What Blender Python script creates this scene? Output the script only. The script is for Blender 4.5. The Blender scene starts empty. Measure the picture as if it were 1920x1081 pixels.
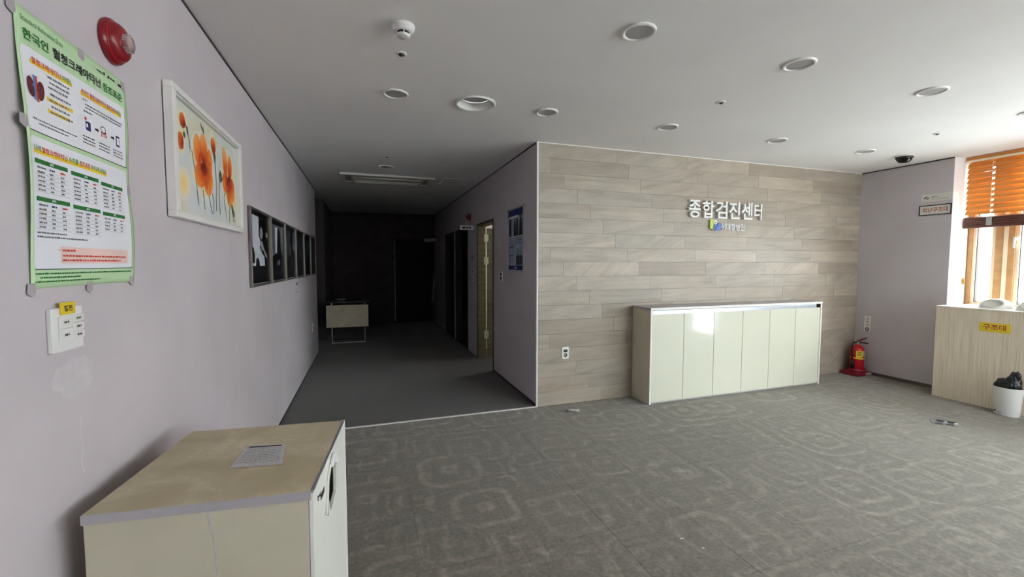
import bpy, bmesh, math, random
from mathutils import Vector, Matrix, noise as mnoise

S = bpy.context.scene
COL = S.collection
random.seed(7)

# ------------------------------------------------------------------ camera, world, exposure
XL, XC, XR = -0.77, 1.605, 6.23          # left wall, corridor right wall, right wall
YS, ZC, YB = 3.977, 2.64, 10.75          # stone wall, ceiling, corridor end
XW = 6.58                                # window frame plane

cd = bpy.data.cameras.new('camera'); cam = bpy.data.objects.new('camera', cd); COL.objects.link(cam)
cd.sensor_fit = 'HORIZONTAL'; cd.sensor_width = 36.0; cd.lens = 36.0 * 806.0 / 1920.0; cd.clip_start = 0.02
ROT = Matrix(((0.947, 0.018, -0.320), (-0.320, 0.055, -0.946), (0.001, 0.998, 0.058)))
ex_ = Vector(ROT[0]); ey_ = Vector(ROT[1])
yv = ey_.normalized(); xv = (ex_ - yv * ex_.dot(yv)).normalized(); zv = xv.cross(yv)
cam.matrix_world = Matrix.Translation((0, 0, 1.45)) @ Matrix((xv, yv, zv)).to_4x4()
S.camera = cam

W = bpy.data.worlds.new('overcast_sky'); S.world = W; W.use_nodes = True
bg = W.node_tree.nodes['Background']
bg.inputs['Color'].default_value = (0.94, 0.98, 1.0, 1); bg.inputs['Strength'].default_value = 9.0

S.view_settings.view_transform = 'Standard'; S.view_settings.look = 'None'
S.view_settings.gamma = 1.0; S.view_settings.use_curve_mapping = False
S.view_settings.exposure = 1.1
try:
    S.cycles.max_bounces = 10; S.cycles.diffuse_bounces = 6; S.cycles.use_denoising = True
    S.cycles.sample_clamp_indirect = 8
except Exception: pass

sn = bpy.data.lights.new('hazy_sun', 'SUN'); sn.energy = 0.75; sn.angle = math.radians(12); sn.color = (1.0, 0.98, 0.94)
sun = bpy.data.objects.new('hazy_sun', sn); COL.objects.link(sun); sun.rotation_euler = Vector((-0.44, 0.82, -0.36)).to_track_quat('-Z', 'Y').to_euler()

def portal(name, loc, rot, sx, sy):
    l = bpy.data.lights.new(name, 'AREA'); l.shape = 'RECTANGLE'; l.size = sx; l.size_y = sy
    l.cycles.is_portal = True
    o = bpy.data.objects.new(name, l); COL.objects.link(o); o.location = loc; o.rotation_euler = rot
    return o
# sky portals in the three glazed openings of the right-hand wall and in the small washroom window
portal('window_daylight', (6.74, 1.89, 1.78), (0, math.radians(90), 0), 1.66, 2.28)
portal('window_daylight', (6.74, 0.27, 1.05), (0, math.radians(90), 0), 2.1, 0.7)
portal('window_daylight', (6.74, -1.65, 1.78), (0, math.radians(90), 0), 1.66, 2.3)
portal('window_daylight', (4.85, -3.42, 1.78), (math.radians(-90), 0, 0), 2.5, 1.66)  # portal of the fill window added behind the viewer
portal('window_daylight', (3.58, 6.4, 1.9), (0, math.radians(90), 0), 0.7, 0.8)

# ------------------------------------------------------------------ materials
def lin(r, g, b):
    f = lambda c: (c / 255 / 12.92) if c / 255 <= 0.04045 else ((c / 255 + 0.055) / 1.055) ** 2.4
    return (f(r), f(g), f(b), 1)
class NT:
    def __init__(s, name):
        s.m = bpy.data.materials.new(name); s.m.use_nodes = True; s.t = s.m.node_tree
        s.p = s.t.nodes['Principled BSDF']; s.out = s.t.nodes['Material Output']
    def n(s, kind, **kw):
        nd = s.t.nodes.new(kind)
        for k, v in kw.items():
            if k.startswith('_'): setattr(nd, k[1:], v)
            else: nd.inputs[k].default_value = v
        return nd
    def l(s, a, b): s.t.links.new(a, b)
    def ramp(s, src, stops):
        r = s.t.nodes.new('ShaderNodeValToRGB'); e = r.color_ramp.elements
        e[0].position, e[0].color = stops[0]; e[1].position, e[1].color = stops[-1]
        for p, c in stops[1:-1]:
            q = e.new(p); q.color = c
        s.l(src, r.inputs[0]); return r.outputs[0]
    def math(s, op, a, b=None, c=None):
        m = s.t.nodes.new('ShaderNodeMath'); m.operation = op
        for i, v in enumerate((a, b, c)):
            if v is None: continue
            if isinstance(v, (int, float)): m.inputs[i].default_value = v
            else: s.l(v, m.inputs[i])
        return m.outputs[0]
    def mix(s, fac, a, b, mode='MIX'):
        m = s.t.nodes.new('ShaderNodeMix'); m.data_type = 'RGBA'; m.blend_type = mode
        for i, v in ((0, fac), (6, a), (7, b)):
            if isinstance(v, (int, float, tuple)): m.inputs[i].default_value = v
            else: s.l(v, m.inputs[i])
        return m.outputs[2]
    def bump(s, src, strength, dist=0.002):
        b = s.n('ShaderNodeBump', Strength=strength, Distance=dist); s.l(src, b.inputs['Height'])
        s.l(b.outputs[0], s.p.inputs['Normal'])
def pos(nt):
    return nt.t.nodes.new('ShaderNodeNewGeometry').outputs['Position']
def mat(name, col, rough=0.6, metal=0.0, var=0.06, scale=6.0, spec=0.5, bump=0.0, coat=0.0):
    nt = NT(name)
    ns = nt.n('ShaderNodeTexNoise', Scale=scale, Detail=4.0); nt.l(pos(nt), ns.inputs['Vector'])
    d = tuple(max(0, c * (1 - var * 1.5)) for c in col[:3]) + (1,); h = tuple(min(1, c * (1 + var)) for c in col[:3]) + (1,)
    nt.l(nt.ramp(ns.outputs[0], [(0.3, d), (0.7, h)]), nt.p.inputs['Base Color'])
    nt.p.inputs['Roughness'].default_value = rough; nt.p.inputs['Metallic'].default_value = metal
    nt.p.inputs['Specular IOR Level'].default_value = spec
    nt.p.inputs['Coat Weight'].default_value = coat; nt.p.inputs['Coat Roughness'].default_value = 0.03
    if bump:
        n2 = nt.n('ShaderNodeTexNoise', Scale=220.0, Detail=2.0); nt.l(pos(nt), n2.inputs['Vector']); nt.bump(n2.outputs[0], bump)
    return nt.m

M = {}
M['wall'] = mat('lilac_wall_paint', lin(197, 190, 194), 0.75, var=0.04, scale=2.2, spec=0.25, bump=0.15)
M['filler'] = mat('pale_wall_filler', lin(200, 195, 199), 0.85, var=0.04, scale=30)
M['ceiling'] = mat('white_ceiling_paint', lin(236, 235, 234), 0.85, var=0.02, scale=1.5, spec=0.2, bump=0.1)
M['reveal'] = mat('white_reveal_paint', lin(232, 230, 230), 0.7, var=0.02)
M['shade_paint'] = mat('shaded_corridor_paint', lin(84, 76, 80), 0.8, var=0.08)  # dimness of the corridor is put into this wall colour
M['dark_room'] = mat('unlit_room_paint', lin(48, 45, 46), 0.9)  # darkness of the unlit rooms is put into the colour
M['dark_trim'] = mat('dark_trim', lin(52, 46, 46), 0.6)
M['skirting'] = mat('brown_skirting', lin(92, 80, 74), 0.6)
M['white_trim'] = mat('white_trim', lin(226, 224, 220), 0.5, var=0.03)
M['white'] = mat('white_plastic', lin(228, 228, 226), 0.35, var=0.02)
M['offwhite'] = mat('offwhite_plastic', lin(214, 212, 204), 0.4, var=0.03)
M['grey'] = mat('light_grey_plastic', lin(165, 163, 160), 0.5)
M['lens'] = mat('lamp_diffuser', lin(168, 166, 168), 0.5, var=0.05)
M['black'] = mat('black_plastic', lin(16, 16, 18), 0.4, var=0.1)
M['blackgloss'] = mat('black_gloss', lin(10, 10, 13), 0.08, var=0.1)
M['bag'] = mat('black_bag_film', lin(20, 22, 32), 0.28, var=0.2, scale=30)
M['red'] = mat('red_enamel', lin(190, 22, 36), 0.3, var=0.08)
M['darkred'] = mat('dark_red_plastic', lin(138, 18, 30), 0.3, var=0.08)
M['redbase'] = mat('red_base_plastic', lin(128, 16, 40), 0.45, var=0.1)
M['yellow'] = mat('yellow_label', lin(228, 200, 48), 0.55, var=0.05)
M['yellow_print'] = mat('yellow_print', lin(240, 206, 60), 0.6)
M['signred'] = mat('sign_red', lin(172, 62, 40), 0.6)
M['alu'] = mat('aluminium', lin(196, 202, 212), 0.28, 0.85, var=0.04)
M['chrome'] = mat('chrome', lin(210, 212, 214), 0.18, 1.0, var=0.02)
M['silver'] = mat('satin_silver_paint', lin(190, 190, 190), 0.4, 0.15, var=0.06)
M['steel'] = mat('dull_steel_frame', lin(126, 120, 114), 0.45, 0.6, var=0.1)
M['brass'] = mat('brass', lin(196, 150, 70), 0.35, 0.8)
M['cream'] = mat('cream_laminate', lin(206, 200, 178), 0.55, var=0.03, scale=8)
M['cream_door'] = mat('cream_gloss_door', lin(212, 213, 197), 0.10, var=0.012, scale=3, coat=0.4)
M['cab_white'] = mat('white_gloss_door', lin(242, 244, 236), 0.2, var=0.015, scale=3)
M['cab_edge'] = mat('grey_edge_band', lin(180, 176, 180), 0.5, var=0.03)
M['paper'] = mat('paper', lin(206, 204, 204), 0.8, var=0.08, scale=60)
M['print_grey'] = mat('grey_print', lin(120, 120, 124), 0.8)
M['print_dark'] = mat('dark_print', lin(44, 44, 46), 0.8)
M['print_green'] = mat('green_print', lin(40, 116, 52), 0.7)
M['print_lime'] = mat('lime_print', lin(96, 140, 40), 0.7)
M['print_red'] = mat('red_print', lin(206, 70, 50), 0.7)
M['print_pink'] = mat('pink_print', lin(240, 206, 200), 0.7)
M['print_blue'] = mat('blue_print', lin(84, 130, 190), 0.7)
M['print_navy'] = mat('navy_print', lin(44, 50, 110), 0.7)
M['print_maroon'] = mat('maroon_print', lin(96, 34, 40), 0.7, var=0.2, scale=60)
M['poster_green'] = mat('pale_green_poster', lin(190, 220, 176), 0.55, var=0.02)
M['poster_white'] = mat('white_poster_panel', lin(232, 234, 240), 0.5, var=0.01)
M['tape'] = mat('grey_tape', lin(172, 164, 169), 0.6)
M['photo_white'] = mat('photo_white', lin(206, 212, 220), 0.4)
M['photo_mid'] = mat('photo_mid_grey', lin(100, 106, 114), 0.4, var=0.3, scale=14)
M['photo_dim'] = mat('photo_dim_grey', lin(52, 56, 62), 0.4, var=0.35, scale=12)
M['photo_black'] = mat('photo_black', lin(15, 16, 19), 0.35, var=0.3)
M['skin_grey'] = mat('photo_light_grey', lin(156, 158, 164), 0.4)
M['poster_blue'] = mat('poster_pale_blue', lin(160, 176, 200), 0.5, var=0.12, scale=9)
M['sprink_hole'] = M['black']
M['logo_green'] = mat('logo_green', lin(178, 196, 80), 0.4)
M['logo_blue'] = mat('logo_blue', lin(66, 112, 190), 0.4)
M['logo_navy'] = mat('logo_navy', lin(52, 84, 120), 0.4)
M['window_wood'] = mat('window_wood_film', lin(196, 150, 100), 0.5, var=0.1, scale=12)
M['window_light'] = mat('window_cream_profile', lin(244, 226, 196), 0.5, var=0.03)
M['gasket'] = mat('gasket_and_gap_shade', lin(70, 62, 56), 0.7)
M['facade'] = mat('pale_facade', lin(236, 226, 224), 0.8, var=0.03, scale=0.3)
M['facade_pink'] = mat('pink_facade_panel', lin(244, 208, 206), 0.8, var=0.03, scale=0.3)
M['facade_glass'] = mat('pale_blue_glazing', lin(178, 206, 224), 0.3, var=0.05, scale=0.3)
M['hinge'] = mat('bright_hinge', lin(226, 224, 200), 0.4, 0.2)
M['table_dark'] = mat('dark_table_top', lin(44, 36, 36), 0.35)
M['table_panel'] = mat('beige_table_panel', lin(230, 218, 192), 0.6, var=0.08, scale=9)

def stone_mat():
    nt = NT('veined_stone_tile')
    tc = nt.t.nodes.new('ShaderNodeTexCoord'); oi = nt.t.nodes.new('ShaderNodeObjectInfo')
    rnd = oi.outputs['Random']
    off = nt.n('ShaderNodeCombineXYZ'); nt.l(nt.math('MULTIPLY', rnd, 61.0), off.inputs[0]); nt.l(nt.math('MULTIPLY', rnd, 37.0), off.inputs[1])
    add = nt.n('ShaderNodeVectorMath', _operation='ADD'); nt.l(tc.outputs['Object'], add.inputs[0]); nt.l(off.outputs[0], add.inputs[1])
    # each tile is cut at its own slant to the bedding of the stone
    ang = nt.math('MULTIPLY', nt.math('POWER', nt.math('FRACT', nt.math('MULTIPLY', rnd, 7.31)), 3.0), 0.75)
    rot = nt.n('ShaderNodeVectorRotate', _rotation_type='Y_AXIS'); nt.l(add.outputs[0], rot.inputs['Vector']); nt.l(ang, rot.inputs['Angle'])
    mp = nt.n('ShaderNodeMapping'); mp.inputs['Scale'].default_value = (1.3, 1.0, 17.0); nt.l(rot.outputs[0], mp.inputs['Vector'])
    n1 = nt.n('ShaderNodeTexNoise', Scale=1.0, Detail=6.0, Roughness=0.62, Distortion=0.35); nt.l(mp.outputs[0], n1.inputs['Vector'])
    mp2 = nt.n('ShaderNodeMapping'); mp2.inputs['Scale'].default_value = (3.0, 1.0, 9.0); nt.l(add.outputs[0], mp2.inputs['Vector'])
    n2 = nt.n('ShaderNodeTexNoise', Scale=1.0, Detail=3.0); nt.l(mp2.outputs[0], n2.inputs['Vector'])
    base = nt.ramp(rnd, [(0.0, lin(155, 144, 132)), (0.35, lin(168, 158, 145)), (0.7, lin(160, 152, 141)), (1.0, lin(175, 164, 151))])
    v = nt.ramp(n1.outputs[0], [(0.30, (0.80, 0.785, 0.765, 1)), (0.5, (0.98, 0.98, 0.98, 1)), (0.72, (1.09, 1.08, 1.07, 1))])
    w = nt.ramp(n2.outputs[0], [(0.3, (0.93, 0.92, 0.91, 1)), (0.7, (1.04, 1.04, 1.04, 1))])
    c = nt.mix(1.0, nt.mix(1.0, base, v, 'MULTIPLY'), w, 'MULTIPLY')
    mp3 = nt.n('ShaderNodeMapping'); mp3.inputs['Scale'].default_value = (40.0, 1.0, 110.0); nt.l(rot.outputs[0], mp3.inputs['Vector'])
    n3 = nt.n('ShaderNodeTexNoise', Scale=1.0, Detail=4.0, Roughness=0.7); nt.l(mp3.outputs[0], n3.inputs['Vector'])
    c = nt.mix(1.0, c, nt.ramp(n3.outputs[0], [(0.3, (0.92, 0.915, 0.91, 1)), (0.7, (1.05, 1.05, 1.05, 1))]), 'MULTIPLY')
    n4 = nt.n('ShaderNodeTexNoise', Scale=2.3, Detail=2.0, Distortion=1.0); nt.l(add.outputs[0], n4.inputs['Vector'])
    c = nt.mix(1.0, c, nt.ramp(n4.outputs[0], [(0.35, (0.94, 0.945, 0.94, 1)), (0.62, (1.02, 1.0, 0.985, 1))]), 'MULTIPLY')
    nt.l(c, nt.p.inputs['Base Color']); nt.p.inputs['Roughness'].default_value = 0.42
    nt.p.inputs['Specular IOR Level'].default_value = 0.45
    nt.bump(n1.outputs[0], 0.12, 0.002)
    return nt.m
M['stone'] = stone_mat()
M['grout'] = mat('grey_grout', lin(138, 130, 119), 0.9)

def carpet_mat(name, dark, light, dust, amount):
    nt = NT(name); p = pos(nt)
    wob = nt.n('ShaderNodeTexNoise', Scale=3.0, Detail=3.0); nt.l(p, wob.inputs['Vector'])
    wv = nt.n('ShaderNodeVectorMath', _operation='SCALE'); wv.inputs['Scale'].default_value = 0.09; nt.l(wob.outputs[1], wv.inputs[0])
    pp = nt.n('ShaderNodeVectorMath', _operation='ADD'); nt.l(p, pp.inputs[0]); nt.l(wv.outputs[0], pp.inputs[1])
    masks = []
    for sc, k, o in ((1.9, 19.0, 0.0), (3.7, 12.0, 5.3)):
        ad = nt.n('ShaderNodeVectorMath', _operation='ADD'); ad.inputs[1].default_value = (o, o * 0.7, 0); nt.l(pp.outputs[0], ad.inputs[0])
        v = nt.n('ShaderNodeTexVoronoi', _voronoi_dimensions='2D', _distance='MINKOWSKI', Scale=sc, Randomness=0.85)
        v.inputs['Exponent'].default_value = 4.0; nt.l(ad.outputs[0], v.inputs['Vector'])
        sep = nt.n('ShaderNodeSeparateColor'); nt.l(v.outputs['Color'], sep.inputs[0])
        kk = nt.math('MULTIPLY_ADD', sep.outputs[0], 12.0, k)
        r = nt.math('SINE', nt.math('MULTIPLY', v.outputs['Distance'], kk))
        edge = nt.math('POWER', nt.math('MAXIMUM', r, 0.0), 1.6)
        on = nt.math('MULTIPLY_ADD', sep.outputs[1], 0.8, 0.25)
        masks.append(nt.math('MULTIPLY', edge, on))
    pat = nt.math('ADD', nt.math('MULTIPLY', masks[0], 0.36), nt.math('MULTIPLY', masks[1], 0.24))
    brk = nt.n('ShaderNodeTexNoise', Scale=9.0, Detail=5.0, Roughness=0.7); nt.l(p, brk.inputs['Vector'])
    pat = nt.math('MULTIPLY', pat, nt.math('MULTIPLY', nt.math('MAXIMUM', nt.math('SUBTRACT', brk.outputs[0], 0.28), 0.0), 4.2))
    fine = nt.n('ShaderNodeTexNoise', Scale=48.0, Detail=4.0); nt.l(p, fine.inputs['Vector'])
    pile = nt.n('ShaderNodeTexNoise', Scale=260.0, Detail=2.0); nt.l(p, pile.inputs['Vector'])
    big = nt.n('ShaderNodeTexNoise', Scale=0.9, Detail=4.0); nt.l(p, big.inputs['Vector'])
    f = nt.math('ADD', nt.math('MULTIPLY_ADD', pat, amount, 0.36), nt.math('MULTIPLY', nt.math('SUBTRACT', fine.outputs[0], 0.5), 0.9))
    f = nt.math('ADD', f, nt.math('MULTIPLY', nt.math('SUBTRACT', pile.outputs[0], 0.5), 0.7))
    c = nt.mix(f, dark, light)
    oi = nt.t.nodes.new('ShaderNodeObjectInfo')
    tone = nt.ramp(oi.outputs['Random'], [(0, (0.95, 0.95, 0.95, 1)), (1, (1.04, 1.04, 1.04, 1))])
    c = nt.mix(1.0, c, tone, 'MULTIPLY')
    c = nt.mix(nt.math('MULTIPLY', nt.math('SUBTRACT', big.outputs[0], 0.35), 0.5), c, dust)
    nt.l(c, nt.p.inputs['Base Color']); nt.p.inputs['Roughness'].default_value = 0.85
    nt.p.inputs['Specular IOR Level'].default_value = 0.25
    nt.p.inputs['Sheen Weight'].default_value = 0.25; nt.p.inputs['Sheen Roughness'].default_value = 0.45
    nt.bump(nt.math('ADD', pile.outputs[0], nt.math('MULTIPLY', fine.outputs[0], 0.6)), 0.5, 0.004)
    return nt.m
M['carpet'] = carpet_mat('patterned_grey_carpet', lin(78, 74, 68), lin(148, 141, 129), lin(126, 119, 108), 1.05)
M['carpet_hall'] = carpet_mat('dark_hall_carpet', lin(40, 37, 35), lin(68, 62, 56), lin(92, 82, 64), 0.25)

def grain_mat(name, cols, stretch, rough, axis):
    nt = NT(name); mp = nt.n('ShaderNodeMapping'); mp.inputs['Scale'].default_value = stretch; nt.l(pos(nt), mp.inputs['Vector'])
    n1 = nt.n('ShaderNodeTexNoise', Scale=1.0, Detail=6.0, Roughness=0.65); nt.l(mp.outputs[0], n1.inputs['Vector'])
    nt.l(nt.ramp(n1.outputs[0], [(0.3, cols[0]), (0.5, cols[1]), (0.7, cols[2])]), nt.p.inputs['Base Color'])
    nt.p.inputs['Roughness'].default_value = rough; nt.bump(n1.outputs[0], 0.1)
    return nt.m
M['woodgrain'] = grain_mat('pale_ash_laminate', (lin(200, 185, 163), lin(222, 208, 188), lin(234, 222, 204)), (70, 70, 2.6), 0.5, 'z')
M['doorgrain'] = grain_mat('olive_grain_door', (lin(88, 82, 62), lin(122, 114, 90), lin(150, 140, 112)), (3, 3, 34), 0.5, 'x')
M['cabtop'] = None
def dusty_top():
    nt = NT('dusty_cabinet_top'); p = pos(nt)
    n1 = nt.n('ShaderNodeTexNoise', Scale=5.0, Detail=5.0, Distortion=0.6); nt.l(p, n1.inputs['Vector'])
    n2 = nt.n('ShaderNodeTexNoise', Scale=40.0, Detail=5.0, Roughness=0.7); nt.l(p, n2.inputs['Vector'])
    c = nt.ramp(n1.outputs[0], [(0.35, lin(184, 172, 142)), (0.65, lin(204, 192, 162))])
    d = nt.ramp(nt.math('MULTIPLY', n2.outputs[0], n1.outputs[0]), [(0.27, (0, 0, 0, 1)), (0.42, (0.6, 0.6, 0.6, 1))])
    nt.l(nt.mix(d, c, lin(222, 213, 194)), nt.p.inputs['Base Color']); nt.p.inputs['Roughness'].default_value = 0.7
    return nt.m
M['cabtop'] = dusty_top()
def painting_ground():
    nt = NT('watercolour_ground'); p = pos(nt)
    n1 = nt.n('ShaderNodeTexNoise', Scale=3.2, Detail=5.0, Distortion=0.4); nt.l(p, n1.inputs['Vector'])
    n2 = nt.n('ShaderNodeTexNoise', Scale=90.0, Detail=2.0); nt.l(p, n2.inputs['Vector'])
    c = nt.ramp(n1.outputs[0], [(0.28, lin(222, 206, 168)), (0.45, lin(216, 220, 206)), (0.6, lin(214, 218, 222)), (0.78, lin(232, 226, 200))])
    nt.l(nt.mix(0.12, c, n2.outputs[1], 'MULTIPLY'), nt.p.inputs['Base Color']); nt.p.inputs['Roughness'].default_value = 0.6
    nt.bump(n2.outputs[0], 0.2); return nt.m
M['painting'] = painting_ground()
def petal(name, a, b, c):
    nt = NT(name); p = pos(nt)
    n1 = nt.n('ShaderNodeTexNoise', Scale=22.0, Detail=5.0, Distortion=1.2); nt.l(p, n1.inputs['Vector'])
    nt.l(nt.ramp(n1.outputs[0], [(0.3, a), (0.5, b), (0.72, c)]), nt.p.inputs['Base Color']); nt.p.inputs['Roughness'].default_value = 0.6
    return nt.m
M['petal'] = petal('orange_petal_paint', lin(214, 84, 22), lin(238, 122, 40), lin(250, 168, 84))
def wash(name, stops):
    nt = NT(name); p = pos(nt); at = nt.n('ShaderNodeAttribute'); at.attribute_name = 'tint'
    n1 = nt.n('ShaderNodeTexNoise', Scale=16.0, Detail=5.0, Distortion=1.2); nt.l(p, n1.inputs['Vector'])
    f = nt.math('ADD', at.outputs['Fac'], nt.math('MULTIPLY', nt.math('SUBTRACT', n1.outputs[0], 0.5), 0.55))
    nt.l(nt.ramp(f, stops), nt.p.inputs['Base Color']); nt.p.inputs['Roughness'].default_value = 0.6
    return nt.m
M['petal_wash'] = wash('poppy_watercolour', [(0.05, lin(120, 28, 18)), (0.28, lin(200, 70, 26)), (0.55, lin(236, 126, 46)), (0.85, lin(246, 172, 96)), (1.0, lin(240, 196, 130))])
M['halo_wash'] = wash('yellow_watercolour', [(0.0, lin(240, 200, 120)), (0.5, lin(236, 216, 170)), (1.0, lin(216, 219, 212))])
M['petal_deep'] = petal('deep_red_petal_paint', lin(140, 30, 16), lin(196, 58, 22), lin(228, 96, 40))
M['petal_halo'] = petal('yellow_wash_paint', lin(236, 212, 150), lin(238, 224, 184), lin(230, 226, 206))
M['stem_green'] = petal('green_stem_paint', lin(52, 66, 52), lin(84, 96, 74), lin(120, 128, 90))
def glass():
    nt = NT('clear_window_glass')
    tr = nt.n('ShaderNodeBsdfTransparent'); tr.inputs[0].default_value = (0.93, 0.96, 0.96, 1)
    gl = nt.n('ShaderNodeBsdfGlossy', Roughness=0.02); fr = nt.n('ShaderNodeFresnel', IOR=1.45)
    ge = nt.t.nodes.new('ShaderNodeNewGeometry'); fac = nt.math('MULTIPLY', fr.outputs[0], nt.math('SUBTRACT', 1.0, ge.outputs['Backfacing']))
    mx = nt.t.nodes.new('ShaderNodeMixShader'); nt.l(fac, mx.inputs[0]); nt.l(tr.outputs[0], mx.inputs[1]); nt.l(gl.outputs[0], mx.inputs[2])
    nt.l(mx.outputs[0], nt.out.inputs['Surface']); return nt.m
M['glass'] = glass()
def slat_mat(name, a, b, trans):
    nt = NT(name); mp = nt.n('ShaderNodeMapping'); mp.inputs['Scale'].default_value = (20, 3, 60); nt.l(pos(nt), mp.inputs['Vector'])
    n1 = nt.n('ShaderNodeTexNoise', Scale=1.0, Detail=5.0); nt.l(mp.outputs[0], n1.inputs['Vector'])
    c = nt.ramp(n1.outputs[0], [(0.3, a), (0.7, b)]); nt.l(c, nt.p.inputs['Base Color']); nt.p.inputs['Roughness'].default_value = 0.45
    t = nt.n('ShaderNodeBsdfTranslucent'); nt.l(c, t.inputs[0])
    mx = nt.t.nodes.new('ShaderNodeMixShader'); mx.inputs[0].default_value = trans
    nt.l(nt.p.outputs[0], mx.inputs[1]); nt.l(t.outputs[0], mx.inputs[2]); nt.l(mx.outputs[0], nt.out.inputs['Surface'])
    return nt.m
M['slat'] = slat_mat('amber_wood_slat', lin(206, 142, 66), lin(230, 170, 92), 0.26)
M['slat_dark'] = mat('dark_brown_rail', lin(96, 56, 44), 0.5, var=0.15, scale=20)
def redglass():
    nt = NT('clear_alarm_lens'); nt.p.inputs['Base Color'].default_value = lin(190, 150, 148); nt.p.inputs['Roughness'].default_value = 0.15
    nt.p.inputs['Transmission Weight'].default_value = 0.6; return nt.m
M['alarm_lens'] = redglass()

# ------------------------------------------------------------------ mesh helpers
class Fr:
    """local wall frame: origin, right, up; w points out of the surface"""
    def __init__(s, o, r, u): s.o = Vector(o); s.r = Vector(r).normalized(); s.u = Vector(u).normalized(); s.n = s.r.cross(s.u)
    def p(s, a, b, c=0.0): return s.o + s.r * a + s.u * b + s.n * c
def FL(y, z): return Fr((XL, y, z), (0, 1, 0), (0, 0, 1))
def FS(x, z): return Fr((x, YS, z), (1, 0, 0), (0, 0, 1))
def FC(y, z): return Fr((XC, y, z), (0, -1, 0), (0, 0, 1))
def FRt(y, z): return Fr((XR, y, z), (0, -1, 0), (0, 0, 1))
def FT(x, y, z): return Fr((x, y, z), (1, 0, 0), (0, 1, 0))
def FD(x, y, z=ZC): return Fr((x, y, z), (1, 0, 0), (0, -1, 0))      # ceiling, w points down

SMALL = {'body_print', 'table_print', 'table_print_red', 'table_print_blue', 'footnote_print', 'small_print', 'caption_print', 'logo_row_print', 'bubble_print', 'stem_stroke', 'leaf_stroke', 'edge_print', 'label_print', 'heading_print_lime', 'heading_print_red', 'icon_print_white', 'icon_print_navy', 'icon_print_red', 'button_print', 'lens_rib', 'figure_print', 'block_print'}
_tc = {}
def text_geo(body, bold, ext):
    key = (body, bold, ext)
    if key in _tc: return _tc[key]
    c = bpy.data.curves.new('lettering', 'FONT'); c.body = body; c.size = 1.0; c.offset = bold; c.extrude = ext; c.resolution_u = 3
    o = bpy.data.objects.new('lettering', c); COL.objects.link(o)
    bpy.context.view_layer.update()
    me = bpy.data.meshes.new_from_object(o.evaluated_get(bpy.context.evaluated_depsgraph_get()))
    vs = [v.co.copy() for v in me.vertices]; fs = [tuple(p.vertices) for p in me.polygons]
    bpy.data.objects.remove(o); bpy.data.curves.remove(c); bpy.data.meshes.remove(me)
    _tc[key] = (vs, fs); return vs, fs

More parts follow.
